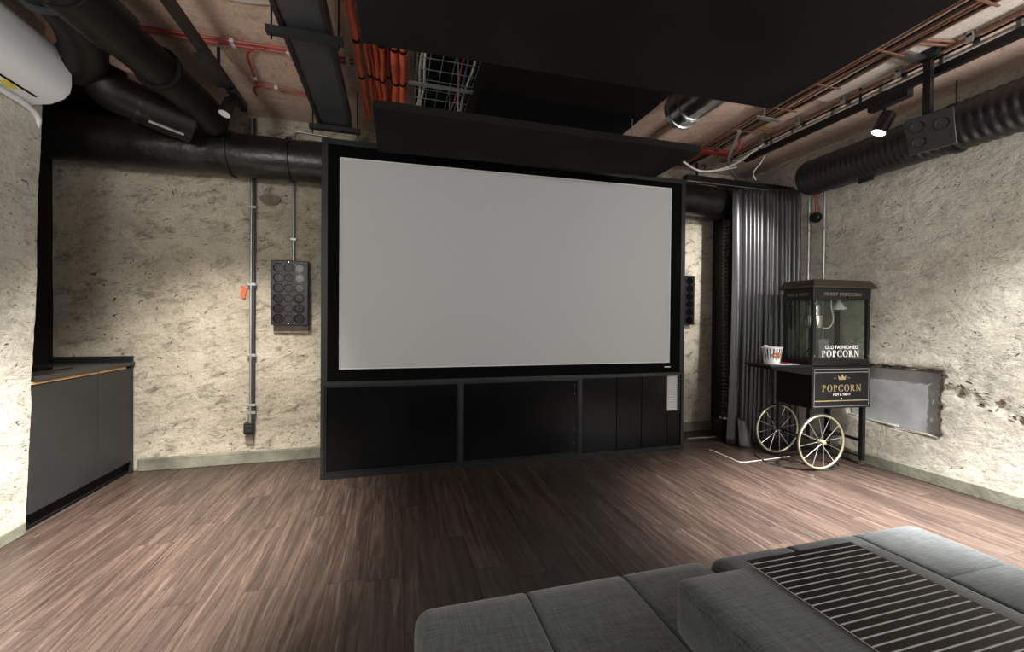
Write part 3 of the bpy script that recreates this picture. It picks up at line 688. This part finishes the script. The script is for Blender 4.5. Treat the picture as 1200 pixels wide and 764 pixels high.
# clutter above the curtain
tag(B(2.9, 3.35, 3.55, 3.62, 3.06, 3.10).build('red_beam', M['red']), 'short dark red bar on the ceiling above the curtain rail', 'beam')
for i, (pts, lab, m, r) in enumerate((
    ([(2.55, 3.45, 2.98), (2.75, 3.5, 2.88), (3.0, 3.55, 2.85), (3.25, 3.45, 2.9), (3.38, 3.2, 3.03)], 'white cable sagging between the screen top and the conduits', 'white_cable', .010),
    ([(2.6, 3.48, 2.99), (2.8, 3.55, 2.90), (3.05, 3.58, 2.86), (3.35, 3.5, 2.91)], 'lower white cable sagging above the curtain rail', 'white_cable', .008),
    ([(3.56, 3.35, 3.0), (3.58, 3.42, 2.95), (3.53, 3.46, 2.86), (3.58, 3.48, 2.80)], 'white cable looping down beside the duct end', 'white_cable', .007),
    ([(3.2, 3.3, 3.12), (3.2, 3.32, 3.0), (3.2, 3.5, 2.98)], 'thin red pipe dropping from the ceiling near the curtain', 'red', .012),
    ([(2.9, 3.0, 3.0), (3.25, 3.5, 2.95), (3.6, 3.75, 2.9)], 'grey tube rising to the ceiling over the curtain', 'steel', .016))):
    tag(MB().tube(smooth_path(pts), r, 10).build('cable' if 'cable' in lab else 'pipe', M[m], smooth=True), lab, 'cable' if 'cable' in lab else 'pipe')
t = thing('junction_bracket', 'small steel bracket hanging under the brown conduits', 'bracket', (2.95, 2.75, 2.99))
MB().box(-.1, .12, -.02, .02, 0, .01).box(-.1, .12, .012, .02, .01, .03).build('arm', M['steel'], t)
MB().tube([(-.04, 0, .01), (-.04, 0, .16)], .006, 6).build('rod', M['steel'], t)

# right wall conduits and round box
t = thing('wall_conduit', 'grey conduit on the right wall nearest the curtain', 'conduit', (4.255, 3.44, 0), 0, 'pair of grey conduits behind the popcorn machine')
MB().tube([(0, 0, .95), (0, 0, 2.72)], .013, 10).build('tube', M['steel'], t, smooth=True)
for z in (1.4, 2.3): B(-.02, .012, -.022, .022, z-.012, z+.012).build('pipe_clip', M['steel'], t)
t = copy_tree(t); t.location = (4.255, 3.275, 0); t['label'] = 'grey conduit on the right wall farther from the curtain'
t = thing('round_wall_box', 'round black junction box hanging between the two wall conduits', 'junction box', (4.25, 3.36, 2.43))
MB().lathe([(.052, .02), (.052, -.015), (.044, -.03), (.02, -.034), (.018, -.04), (.001, -.04)], (0, 0, 0), 24, 'x').build('box_body', M['black'], t, smooth=True)
MB().tube([(0, 0, .05), (.0, .0, .25)], .008, 8).build('cable_stub', M['red'], t)

# vertical corrugated hose behind the curtain
t = thing('corrugated_hose', 'vertical black corrugated hose left of the curtain', 'hose', (3.64, 3.90, 0))
N = 300; MB().tube([(.01*math.sin(i*.02), 0, .30+2.12*i/N) for i in range(N+1)], [.045+.008*math.sin(i*1.05) for i in range(N+1)], 18).build('hose_skin', M['flex'], t, smooth='all')
MB().lathe([(.065, 0), (.065, .06), (.05, .07), (.05, .1), (.02, .11)], (-.01, 0, .22), 20).build('hose_end', M['frame'], t, smooth=True)
B(-.09, .08, -.05, .1, 0, .22).build('outlet_box', M['black'], t, bevel=.01)
MB().lathe([(.07, 0), (.07, .02), (.02, .025)], (-.06, -.06, .24), 20).build('cap', M['silver'], t, smooth=True)
MB().lathe([(.055, 0), (.055, .05), (.03, .06)], (0, 0, 2.42), 20).build('top_elbow', M['black'], t, smooth=True)

# ------------------------------------------------------------------ curtain
t = thing('curtain', 'floor-length black satin curtain gathered in pleats behind the popcorn cart', 'curtain', (0, 0, 0))
NU, NV = 460, 46; vs, fs = [], []
for j in range(NV+1):
    v = j/NV; z = .012+2.77*v
    for i in range(NU+1):
        s = i/NU
        x0 = 3.545-.10*(1-v)**2.2; y0 = 3.75-.06*(1-v)
        x1, y1 = 4.262, 3.57
        px, py = x0+(x1-x0)*s, y0+(y1-y0)*s
        ph = max(0, s-.13)/.87*2*PI*14+2.6*noise.noise(Vector((s*5, v*.5, 1)))+.5*math.sin(v*2+s*5)
        k = min(1, max(0, (s-.11)/.08)); a = (.042+.03*noise.noise(Vector((s*9, v*.8, 4))))*k*(.75+.35*(1-v))
        wv = math.sin(ph); wv = math.copysign(abs(wv)**.75, wv)
        flat = -.05*math.sin(PI*min(1, s/.14))*(1-k*.5)
        vs.append((px+.012*math.cos(ph)*k, py+a*wv+flat*(.5+.6*(1-v)), z))
for j in range(NV):
    for i in range(NU):
        a = j*(NU+1)+i; fs.append((a, a+1, a+NU+2, a+NU+1))
o = MB().add(vs, fs).build('pleated_cloth', M['curtain'], t, smooth='all')
sd = o.modifiers.new('thickness', 'SOLIDIFY'); sd.thickness = .003
vs, fs = [], []
for j in range(13):
    for i in range(17):
        q, v = i/16, j/12
        vs.append((3.50+.13*q+.04*(1-v)*(q-.3), 3.60-.05*math.sin(q*PI)-.05*(1-v), .008+.30*v*(1-.2*q)))
for j in range(12):
    for i in range(16): a = j*17+i; fs.append((a, a+1, a+18, a+17))
o = MB().add(vs, fs).build('folded_hem', M['curtain'], t, smooth='all'); sd = o.modifiers.new('thickness', 'SOLIDIFY'); sd.thickness = .004

# ------------------------------------------------------------------ kitchen cabinet left
t = thing('low_cabinet', 'low graphite cabinet with two doors standing in the left recess', 'cabinet', (-2.16, 3.255, 0))
B(-.52, -.02, .0, 1.0, .09, .90).build('carcass', M['grey_door'], t)
B(-.50, -.03, .0, 1.0, 0, .09).build('plinth', M['matt'], t)
d = B(-.02, 0, -.03, .575, .095, .885).build('door', M['grey_door'], t, bevel=.002); 
B(-.004, .006, -.03, .572, .888, .905).build('oak_grip_strip', M['oak'], d, bevel=.002)
d = B(-.02, 0, .581, .985, .095, .885).build('door', M['grey_door'], t, bevel=.002)
B(-.004, .006, .581, .90, .888, .905).build('oak_grip_strip', M['oak'], d, bevel=.002)
B(-.02, .0, .985, 1.01, .0, .905).build('end_filler', M['grey_door'], t)
tag(B(-2.70, -2.145, 3.245, 4.262, .908, .938).build('worktop', M['counter'], bevel=.003), 'thin black worktop over the graphite cabinet in the recess', 'worktop')
tag(B(-2.60, -2.28, 3.32, 3.78, .938, .946).build('hob', M['glass_black'], bevel=.002), 'black glass hob let into the near end of the worktop', 'hob')
tag(B(-2.70, -2.155, 4.245, 4.258, .938, .985).build('upstand', M['frame']), 'dark upstand strip where the worktop meets the back wall', 'upstand')

# ------------------------------------------------------------------ air conditioner
t = thing('air_conditioner', 'white wall air conditioner at the upper left with a yellow sticker', 'air conditioner', (-2.14, 3.21, 2.585))
prof = [(0, .34), (.18, .335), (.197, .31), (.203, .22), (.203, .15), (.195, .10), (.165, .06), (.10, .02), (.0, .0)]
MB().prism(prof, 'y', -.92, 0).build('body_shell', M['ac'], t, smooth=True, bevel=.008)
d = Vector((.06, 0, .035)).normalized(); 
MB().add([(.088, -.88, .010), (.096, -.88, .0145), (.096, -.10, .0145), (.088, -.10, .010), (.088, -.88, .014), (.096, -.88, .0185), (.096, -.10, .0185), (.088, -.10, .014)],
         [(0, 1, 2, 3), (4, 7, 6, 5), (0, 4, 5, 1), (1, 5, 6, 2), (2, 6, 7, 3), (3, 7, 4, 0)]).build('vent_slot', M['matt'], t)
MB().add([(.055, -.29, .0075), (.085, -.27, .0135), (.062, -.18, .0085), (.030, -.21, .0025), (.055, -.29, .012), (.085, -.27, .018), (.062, -.18, .013), (.030, -.21, .007)],
         [(0, 1, 2, 3), (4, 7, 6, 5), (0, 4, 5, 1), (1, 5, 6, 2), (2, 6, 7, 3), (3, 7, 4, 0)]).build('sticker', M['yellow'], t)
MB().tube(smooth_path([(.02, -.9, -.02), (.02, -.3, -.02), (.02, -.06, -.025), (.0, .05, -.05), (-.02, .07, -.10)]), .016, 12).build('drain_pipe', M['ac'], t, smooth=True)

# ------------------------------------------------------------------ sofa
def rbox(x0, x1, y0, y1, z0, z1, r, n=14, bulge=0, rl=None, rr=None, rf=None, rb=None):
    bm = bmesh.new(); cx, cy, cz = (x0+x1)/2, (y0+y1)/2, (z0+z1)/2; hx, hy, hz = (x1-x0)/2, (y1-y0)/2, (z1-z0)/2
    bmesh.ops.create_cube(bm, size=2); bmesh.ops.subdivide_edges(bm, edges=bm.edges[:], cuts=n, use_grid_fill=True)
    for v in bm.verts:
        # concentrate samples near the edges so that the rounding is smooth
        q = [math.sin(c*PI/2) if abs(c) < 1 else c for c in v.co]
        p = Vector((q[0]*hx, q[1]*hy, q[2]*hz))
        ra = ((rl or r) if p.x < 0 else (rr or r), (rb or r) if p.y < 0 else (rf or r), r)
        h_ = (hx, hy, hz)
        i = Vector([max(-h_[k]+ra[k], min(h_[k]-ra[k], p[k])) for k in range(3)])
        d = Vector([(p[k]-i[k])/ra[k] for k in range(3)])
        if d.length > 1e-7: d.normalize(); p = i+Vector([d[k]*ra[k] for k in range(3)])
        if p.z > 0 and bulge: p.z += bulge*(1-(p.x/hx)**2)*(1-(p.y/hy)**4)
        v.co = p+Vector((cx, cy, cz))
    mb = MB(); mb.v = [tuple(v.co) for v in bm.verts]; mb.f = [tuple(v.index for v in f.verts) for f in bm.faces]; bm.free(); return mb
def sofa(lab, x0, loc_panels, y_rows, z, grp):
    t = thing('sofa_section', lab, 'sofa', (x0, 0, 0), 0, grp)
    xs = loc_panels
    B(.03, xs[-1]-.03, y_rows[0]+.03, y_rows[-1]-.04, .06, .26).build('base_frame', M['sofa'], t, bevel=.02)
    for a in (.08, xs[-1]-.08):
        for b in (y_rows[0]+.1, y_rows[-1]-.1): B(a-.03, a+.03, b-.03, b+.03, 0, .06).build('foot', M['black'], t)
    for j in range(len(y_rows)-1):
        for i in range(len(xs)-1):
            rbox(xs[i]-.001, xs[i+1]+.001, y_rows[j]-.001, y_rows[j+1]+.001, .22, z-.004, .05, bulge=.004, rl=.05 if i == 0 else .007, rr=.05 if i == len(xs)-2 else .007, rb=.007, rf=.06 if j == len(y_rows)-2 else .007).build('seat_panel', M['sofa'], t, smooth='all')
    return t
G = 'low grey sofa sections in the foreground'
sofa('grey sofa section in front at lower middle with two vertical seams', .055, [0, .355, .705, 1.05], (-.4, .45, 1.30), .435, G)
sofa('grey sofa section at the right beyond the raised armrest', 1.125, [0, .36, .71, 1.08], (-.4, .30, .97, 1.30), .435, G)
t = thing('armrest_block', 'wide raised grey armrest block lying on the sofa under the slatted mat', 'armrest', (.74, -.3, .435))
rbox(0, .755, 0, 1.285, .004, .165, .03, bulge=.0, rf=.05, rl=.035).build('cushion', M['sofa'], t, smooth='all')
t = thing('slatted_tray', 'black slatted tray mat with painted pale glints laid over the grey armrest', 'tray', (.99, 0, .602))
B(.004, .406, .10, .975, .0006, .0060).build('glint_backing', M['tray_glint'], t)  # pale colour in the gaps stands in for highlights along slat edges
sl = None
for k in range(39):
    y = .98-.0224*k
    if sl is None:
        sl = MB().box(0, .41, -.0092, .0086, .0052, .0066).build('slat', M['tray'], t, bevel=.0005); o = sl
    else:
        o = bpy.data.objects.new('slat', sl.data); C.objects.link(o); o.parent = t
        bv = o.modifiers.new('bevel', 'BEVEL'); bv.width = .0005; bv.segments = 2
    o.location = (0, y-.012, 0)

# ------------------------------------------------------------------ popcorn cart
RZ = math.radians(-5)
cart = thing('popcorn_cart', 'black vintage popcorn cart on two spoked wheels with a gold sign', 'cart', (3.575, 2.835, 0), RZ)
CWd, CD = .625, .40
body = MB().box(0, CWd, .01, CD, .545, .93)
body.build('body', M['matt'], cart, bevel=.004)
sg = B(-.008, CWd-.005, -.006, .008, .548, .925).build('sign_board', M['black'], cart, bevel=.008)
def strokes(parent, name, m, x0, z0, w, h, y, t_, extra=()):
    mb = MB(); mb.box(x0, x0+w, y-.001, y, z0, z0+t_).box(x0, x0+w, y-.001, y, z0+h-t_, z0+h).box(x0, x0+t_, y-.001, y, z0, z0+h).box(x0+w-t_, x0+w, y-.001, y, z0, z0+h)
    for e in extra: mb.box(*e)
    return mb.build(name, m, parent)
strokes(sg, 'border_line', M['grey_print'], .012, .565, .590, .340, -.0062, .004)
B(.02, .595, -.0072, -.006, .612, .620).build('gold_line', M['gold'], sg)
B(.02, .595, -.0072, -.006, .870, .875).build('gold_line', M['grey_print'], sg)
# serif lettering from thick and thin strokes
def arc(mb, cx, cz, rx, rz, a0, a1, tw, th, y, n=16):
    vs, fs = [], []
    for i in range(n+1):
        a = a0+(a1-a0)*i/n; c, s = math.cos(a), math.sin(a); tt = th+(tw-th)*c*c
        for k in (0, 1):
            q = (rx-tt*k, rz-tt*k*.8) if k else (rx, rz)
            vs += [(cx+q[0]*c, y, cz+q[1]*s), (cx+q[0]*c, y-.001, cz+q[1]*s)]
    for i in range(n):
        a = i*4; fs += [(a+1, a+3, a+7, a+5), (a, a+4, a+6, a+2), (a, a+1, a+5, a+4), (a+2, a+6, a+7, a+3)]
    mb.add(vs, fs)
def glyph(mb, ch, x, z, h, y):
    T, t, s = h*.20, h*.07, h*.09
    def bar(x0, x1, z0, z1): mb.box(x+x0*h, x+x1*h, y-.001, y, z+z0*h, z+z1*h)
    if ch in 'PR':
        bar(.10, .29, 0, 1); bar(0, .40, 0, .07); bar(0, .35, .93, 1)
        arc(mb, x+.33*h, z+.745*h, .34*h, .255*h, -PI/2, PI/2, T, t, y); bar(.28, .35, .49, .55); bar(.28, .35, .94, 1)
        if ch == 'R':
            mb.add([(x+a*h, yy, z+b*h) for yy in (y, y-.001) for a, b in ((.32, .52), (.50, .52), (.84, 0), (.62, 0))],
                   [(4, 5, 6, 7), (0, 3, 2, 1), (0, 1, 5, 4), (1, 2, 6, 5), (2, 3, 7, 6), (3, 0, 4, 7)]); bar(.60, .90, 0, .06); return .92
        return .78
    if ch == 'O': arc(mb, x+.46*h, z+.5*h, .46*h, .52*h, 0, 2*PI, T, t, y, 28); return 1.0
    if ch == 'C': arc(mb, x+.46*h, z+.5*h, .46*h, .52*h, .62, 2*PI-.62, T, t, y, 24); bar(.78, .84, .66, .98); bar(.78, .83, .04, .26); return .93
    if ch == 'N':
        bar(.10, .18, 0, 1); bar(0, .28, 0, .06); bar(0, .25, .94, 1); bar(.76, .84, 0, 1); bar(.64, .94, .94, 1)
        mb.add([(x+a*h, yy, z+b*h) for yy in (y, y-.001) for a, b in ((.10, 1), (.32, 1), (.84, 0), (.70, 0))],
               [(4, 5, 6, 7), (0, 3, 2, 1), (0, 1, 5, 4), (1, 2, 6, 5), (2, 3, 7, 6), (3, 0, 4, 7)]); return 1.0
def serif_word(word, xc, z, h, y, name, m, parent, gap=.1):
    mb = MB(); x = 0; tmp = MB()
    W = sum({'P': .78, 'O': 1.0, 'C': .93, 'R': .92, 'N': 1.0}[c]*h+gap*h for c in word)-gap*h; x = xc-W/2
    for c in word: x += glyph(mb, c, x, z, h, y)*h+gap*h
    o = mb.build(name, m, parent); return o
def text(body_, xc, z, size, y, name, m, parent, rot=None, loc=None, sx=1):
    c = bpy.data.curves.new('t', 'FONT'); c.body = body_; c.size = size; c.align_x = 'CENTER'; c.extrude = .0004; c.offset = size*.012
    tmp = bpy.data.objects.new('t', c); C.objects.link(tmp); bpy.context.view_layer.update()
    me = bpy.data.meshes.new_from_object(tmp.evaluated_get(bpy.context.evaluated_depsgraph_get())); bpy.data.objects.remove(tmp)
    me.materials.clear(); me.materials.append(m); o = bpy.data.objects.new(name, me); C.objects.link(o); o.parent = parent
    o.location = loc or (xc, y, z); o.rotation_euler = rot or (PI/2, 0, 0); o.scale = (sx, 1, 1); return o
serif_word('POPCORN', .308, .70, .060, -.0066, 'sign_lettering', M['gold'], sg, .11)['label'] = 'gold serif lettering reading POPCORN'
text('HOT & TASTY', .308, .662, .030, -.0068, 'small_lettering', M['white_print'], sg)
# crown
cx, cz = .308, .805
MB().prism([(cx-.035, cz), (cx+.035, cz), (cx+.045, cz+.042), (cx+.022, cz+.022), (cx, cz+.050), (cx-.022, cz+.022), (cx-.045, cz+.042)], 'y', -.0078, -.0066).build('crown_emblem', M['gold'], sg)
MB().box(cx-.09, cx-.06, -.0076, -.0066, cz+.014, cz+.018).box(cx+.06, cx+.09, -.0076, -.0066, cz+.014, cz+.018).build('dash_lines', M['grey_print'], sg)
MB().lathe([(.006, 0), (.006, -.001), (.001, -.001)], (cx, -.0066, .634), 6, 'y').build('dot_mark', M['white_print'], sg)
# legs
for x0, y0, lab in ((.565, .015, 0), (.565, .36, 0), (.0, .36, 0)):
    l = B(x0, x0+.035, y0, y0+.035, (.05 if x0 > .1 else .27), .56).build('leg', M['black'], cart)
    if x0 > .1: MB().lathe([(.014, -.02), (.014, .02)], (x0+.0175, y0+.017, .016), 12, 'x').box(x0+.006, x0+.029, y0+.008, y0+.027, .014, .052).build('caster', M['chrome'], l)
B(.0, .035, .02, .055, .27, .56).build('leg', M['black'], cart)
B(.575, .592, .05, .36, .22, .245).build('leg_brace', M['black'], cart)
B(.03, .575, .20, .22, .235, .255).build('leg_brace', M['black'], cart)
B(.575, .592, .05, .36, .075, .09).build('leg_brace', M['black'], cart)
# wheels
def wheel(y, lab):
    wl = bpy.data.objects.new('wheel', None); C.objects.link(wl); wl.parent = cart; wl.location = (.075, y, .257)
    R = .250
    ringp = lambda r, yy=0: [(r*math.cos(2*PI*k/48), yy, r*math.sin(2*PI*k/48)) for k in range(48)]
    MB().tube(ringp(R-.004), .007, 10, closed=True).build('tyre', M['rubber'], wl, smooth=True)
    MB().tube(ringp(R-.016), .0095, 10, closed=True).build('rim', M['brass'], wl, smooth=True)
    for k in range(12):
        a = 2*PI*k/12+.13; o = MB().tube([(.02*math.cos(a), (-.02 if k % 2 else .012), .02*math.sin(a)), ((R-.02)*math.cos(a), 0, (R-.02)*math.sin(a))], .0032, 6).build('spoke', M['silver'], wl)
    MB().lathe([(.016, .03), (.024, .02), (.024, -.02), (.02, -.034), (.01, -.04), (.001, -.04)], (0, 0, 0), 16, 'y').build('hub', M['brass'], wl, smooth=True)
wheel(-.025, ''); wheel(CD+.055, '')
MB().tube([(.075, -.03, .257), (.075, CD+.06, .257)], .009, 10).build('axle', M['black'], cart)
# wing shelf
B(-.43, -.002, .0, .31, .925, .94).build('side_shelf', M['black'], cart, bevel=.002)
for y in (.004, .29):
    MB().prism([(-.42, .925), (0, .925), (0, .845), (-.40, .905)], 'y', y, y+.012).build('shelf_gusset', M['matt'], cart)
B(CWd, CWd+.02, .08, .3, .90, .925).build('push_handle', M['black'], cart)
# popcorn machine
pm = thing('popcorn_machine', 'glass-sided black popcorn machine with bronze roof standing on the cart', 'popcorn machine', (3.575, 2.835, .931), RZ)
MW, MD = .61, .315
B(0, MW, 0, MD, 0, .055).build('base', M['black'], pm, bevel=.004)
for x_ in (0, MW-.028):
    for y_ in (0, MD-.028): 
        p = B(x_, x_+.028, y_, y_+.028, .055, .60).build('corner_post', M['black'], pm)
        if y_ == 0:
            for z in (.09, .56): MB().lathe([(.005, 0), (.005, -.003), (.001, -.004)], (x_+.014, -.0, z), 8, 'y').build('screw', M['chrome'], p)
B(.03, MW-.03, .008, .012, .056, .60).build('front_pane', M['glass'], pm)
B(.03, MW-.03, MD-.012, MD-.008, .056, .60).build('rear_pane', M['glass'], pm)
B(.008, .012, .03, MD-.03, .056, .60).build('side_pane', M['glass'], pm)
B(MW-.012, MW-.008, .03, MD-.03, .056, .60).build('side_pane', M['glass'], pm)
hb = B(-.004, MW+.004, -.004, MD+.004, .60, .70).build('header_band', M['black'], pm, bevel=.003)
text('FINEST POPCORN', MW/2, .632, .040, -.0055, 'header_lettering', M['bronze_print'], hb, sx=1.25)
text('HOT & TASTY', 0, 0, .036, 0, 'header_lettering', M['bronze_print'], hb, rot=(PI/2, 0, -PI/2), loc=(-.0055, MD/2, .632))
def ringrect(x0, x1, y0, y1, z): return [(x0, y0, z), (x1, y0, z), (x1, y1, z), (x0, y1, z)]
e = .035
vs = ringrect(-e, MW+e-.0, -e, MD+e, .70)+ringrect(-e, MW+e-.0, -e, MD+e, .715)+ringrect(.0, MW-.0, .0, MD-.0, .775)
fs = [(3, 2, 1, 0), (8, 9, 10, 11)]+[(a+k, a+(k+1) % 4, a+4+(k+1) % 4, a+4+k) for a in (0, 4) for k in range(4)]
MB().add(vs, fs).build('roof', M['bronze'], pm, bevel=.003)
serif_word('POPCORN', .305, .080, .058, .0078, 'glass_lettering', M['white_print'], pm, .10)['label'] = 'white lettering reading POPCORN on the glass'
text('OLD FASHIONED', .315, .152, .044, .0074, 'glass_lettering', M['white_print'], pm, sx=1.05)
k = MB().lathe([(.001, .34), (.07, .342), (.075, .36), (.075, .455), (.07, .46), (.001, .46)], (.17, .16, 0), 28).build('kettle', M['chrome'], pm, smooth=True)
MB().lathe([(.055, .46), (.055, .55), (.03, .56), (.03, .60)], (.17, .16, 0), 24).build('kettle_lid', M['silver'], k, smooth=True)
MB().tube(smooth_path([(.22, .12, .345), (.27, .12, .335), (.32, .12, .36), (.345, .12, .43), (.32, .12, .54), (.32, .12, .60)]), .006, 8).build('kettle_cable', M['white_cable'], k, smooth=True)
MB().lathe([(.001, .51), (.055, .515), (.06, .525), (.03, .565), (.012, .60)], (.44, .15, 0), 24).build('lamp_shade', M['lamp_white'], pm, smooth=True)
B(.30, .42, .22, .28, .056, .23).build('inner_tray', M['steel'], pm)
MB().tube([(.10, .2, .07), (.02, .05, .16)], .004, 6).build('scoop_handle', M['chrome'], pm)
# things on the shelf
ca, sa = math.cos(RZ), math.sin(RZ)
def cl(x, y, z): return (3.575+x*ca-y*sa, 2.835+x*sa+y*ca, z)
tb = thing('popcorn_tub', 'striped white and black popcorn tub on the cart side shelf', 'tub', cl(-.245, .19, .94), RZ)
def frus(r0, r1, z0, z1, a0, a1, n=3, off=0):
    vs, fs = [], []
    for i in range(n+1):
        a = a0+(a1-a0)*i/n
        for r, z in ((r0+off, z0), (r1+off, z1), (r1+off-.0015, z1), (r0+off-.0015, z0)): vs.append((r*math.cos(a), r*math.sin(a), z))
    for i in range(n):
        for k in range(4): fs.append((i*4+k, i*4+(k+1) % 4, i*4+4+(k+1) % 4, i*4+4+k))
    fs += [(0, 1, 2, 3), (n*4+3, n*4+2, n*4+1, n*4)]
    return MB().add(vs, fs)
frus(.062, .085, 0, .15, 0, 2*PI, 36).build('tub_wall', M['tub'], tb, smooth=True)
MB().lathe([(.062, 0), (.062, .002)], (0, 0, 0), 24).build('tub_bottom', M['tub'], tb)
MB().tube([(.085*math.cos(2*PI*i/32), .085*math.sin(2*PI*i/32), .15) for i in range(32)], .003, 6, closed=True).build('rim', M['tub'], tb, smooth=True)
for i in range(20):
    a = 2*PI*i/20; frus(.0625, .0825, .012, .138, a, a+.15, 2, .001).build('printed_stripe', M['tub_black'], tb)
vs = []; n = 20
c = -1.75
for i in range(n):
    a = 2*PI*i/n; dz = .024*math.sin(a)*(1+.25*math.sin(5*a)); da = .62*math.cos(a); z = .078+dz; r = .062+.023*z/.15+.0022
    vs.append((r*math.cos(c+da), r*math.sin(c+da), z))
ctr = ((.0765)*math.cos(c), .0765*math.sin(c), .078)
mbx = MB().add([ctr]+vs, [(0, 1+i, 1+(i+1) % n) for i in range(n)])
o = mbx.build('printed_badge', M['popcorn'], tb); o.modifiers.new('thickness', 'SOLIDIFY').thickness = .0008
random.seed(3)
for i in range(3):
    bm = bmesh.new(); bmesh.ops.create_icosphere(bm, subdivisions=2, radius=.013)
    for v in bm.verts: v.co *= 1+.35*noise.noise(v.co*90+Vector((i, 0, 0)))
    mb = MB(); mb.v = [tuple(v.co+Vector((-.078+.02*i, .01*i, .157))) for v in bm.verts]; mb.f = [tuple(v.index for v in f.verts) for f in bm.faces]; bm.free()
    mb.build('popcorn_piece', M['tub'], tb, smooth=True)
def sheet(name, x, y, w_, h_, rz, m, lab, z=.9415, cat='paper'):
    o = B(-w_/2, w_/2, -h_/2, h_/2, 0, .001).build(name, m); o.location = cl(x, y, z); o.rotation_euler = (0, 0, rz); return tag(o, lab, cat)
sheet('leaflet', -.14, .17, .16, .11, .3, M['red_paper'], 'bright red leaflet on the cart shelf beside the tub')
sheet('leaflet', -.20, .08, .24, .10, .1, M['tub'], 'white leaflet at front edge of the cart shelf', .9415)

# floor tape and cable
tag(MB().tube(smooth_path([(3.12, 3.56, .003), (3.121, 3.3, .003), (3.125, 3.165, .003), (3.3, 3.155, .003), (3.73, 3.18, .003)], 6), .004, 6).build('white_cable', M['tape']), 'white cable on the floor bending in front of the curtain', 'cable')
tag(MB().tube([(3.18, 3.965, .003), (3.56, 3.95, .003)], .004, 6).build('white_cable', M['tape']), 'short white cable on the floor beside the screen cabinet', 'cable')
tag(MB().tube(smooth_path([(4.2, 3.4, .006), (3.9, 3.45, .006), (3.5, 3.35, .006), (3.36, 3.1, .006), (3.42, 2.93, .006), (3.65, 2.80, .006), (3.9, 2.83, .006), (4.05, 3.0, .006)]), .006, 8).build('black_cable', M['rubber'], smooth=True), 'black power cable looping on the floor under the cart', 'cable')

# unseen frames and housings, added around the made-up fill lights
def fill_frame(name, c, n, w_, h_):
    n = Vector(n); u_ = Vector((0, 0, 1)).cross(n); mb = MB(); c = Vector(c)
    def bx(a0, a1, b0, b1):
        p = [c+u_*a+Vector((0, 0, b))-n*d for d in (.0, .05) for a, b in ((a0, b0), (a1, b0), (a1, b1), (a0, b1))]
        mb.add(p, [(0, 1, 2, 3), (4, 7, 6, 5), (0, 4, 5, 1), (1, 5, 6, 2), (2, 6, 7, 3), (3, 7, 4, 0)])
    W, H_ = w_/2, h_/2
    bx(-W-.06, -W, -H_-.06, H_+.06); bx(W, W+.06, -H_-.06, H_+.06); bx(-W, W, H_, H_+.06); bx(-W, W, -H_-.06, -H_)
    return struct(mb.build(name, M['black']))
fill_frame('fill_frame_1', (1.2, -2.45, 1.7), (0, 1, 0), 3.6, 1.8)
fill_frame('fill_frame_2', (4.22, -.3, 1.3), (-1, 0, 0), 1.4, 1.6)
fill_frame('fill_frame_3', (-2.05, .2, 1.4), (1, 0, 0), 1.2, 1.6)
for (x_, y_, z_, tr) in ((-1.55, .5, 2.1, 'lighting_track'), (3.5, .0, 2.2, 'lighting_track.001')):
    tk = bpy.data.objects[tr]; l_ = tk.location
    o = MB().box(-.2, .2, -.2, -.0, -.09, -.06).box(-.012, .012, -.26, -.2, -.09, 2.95-z_).build('added_fill_housing', M['black'], tk)  # unseen housing added to go with the invented ceiling fill
    o.location = (x_-l_.x, y_-l_.y, z_-l_.z)
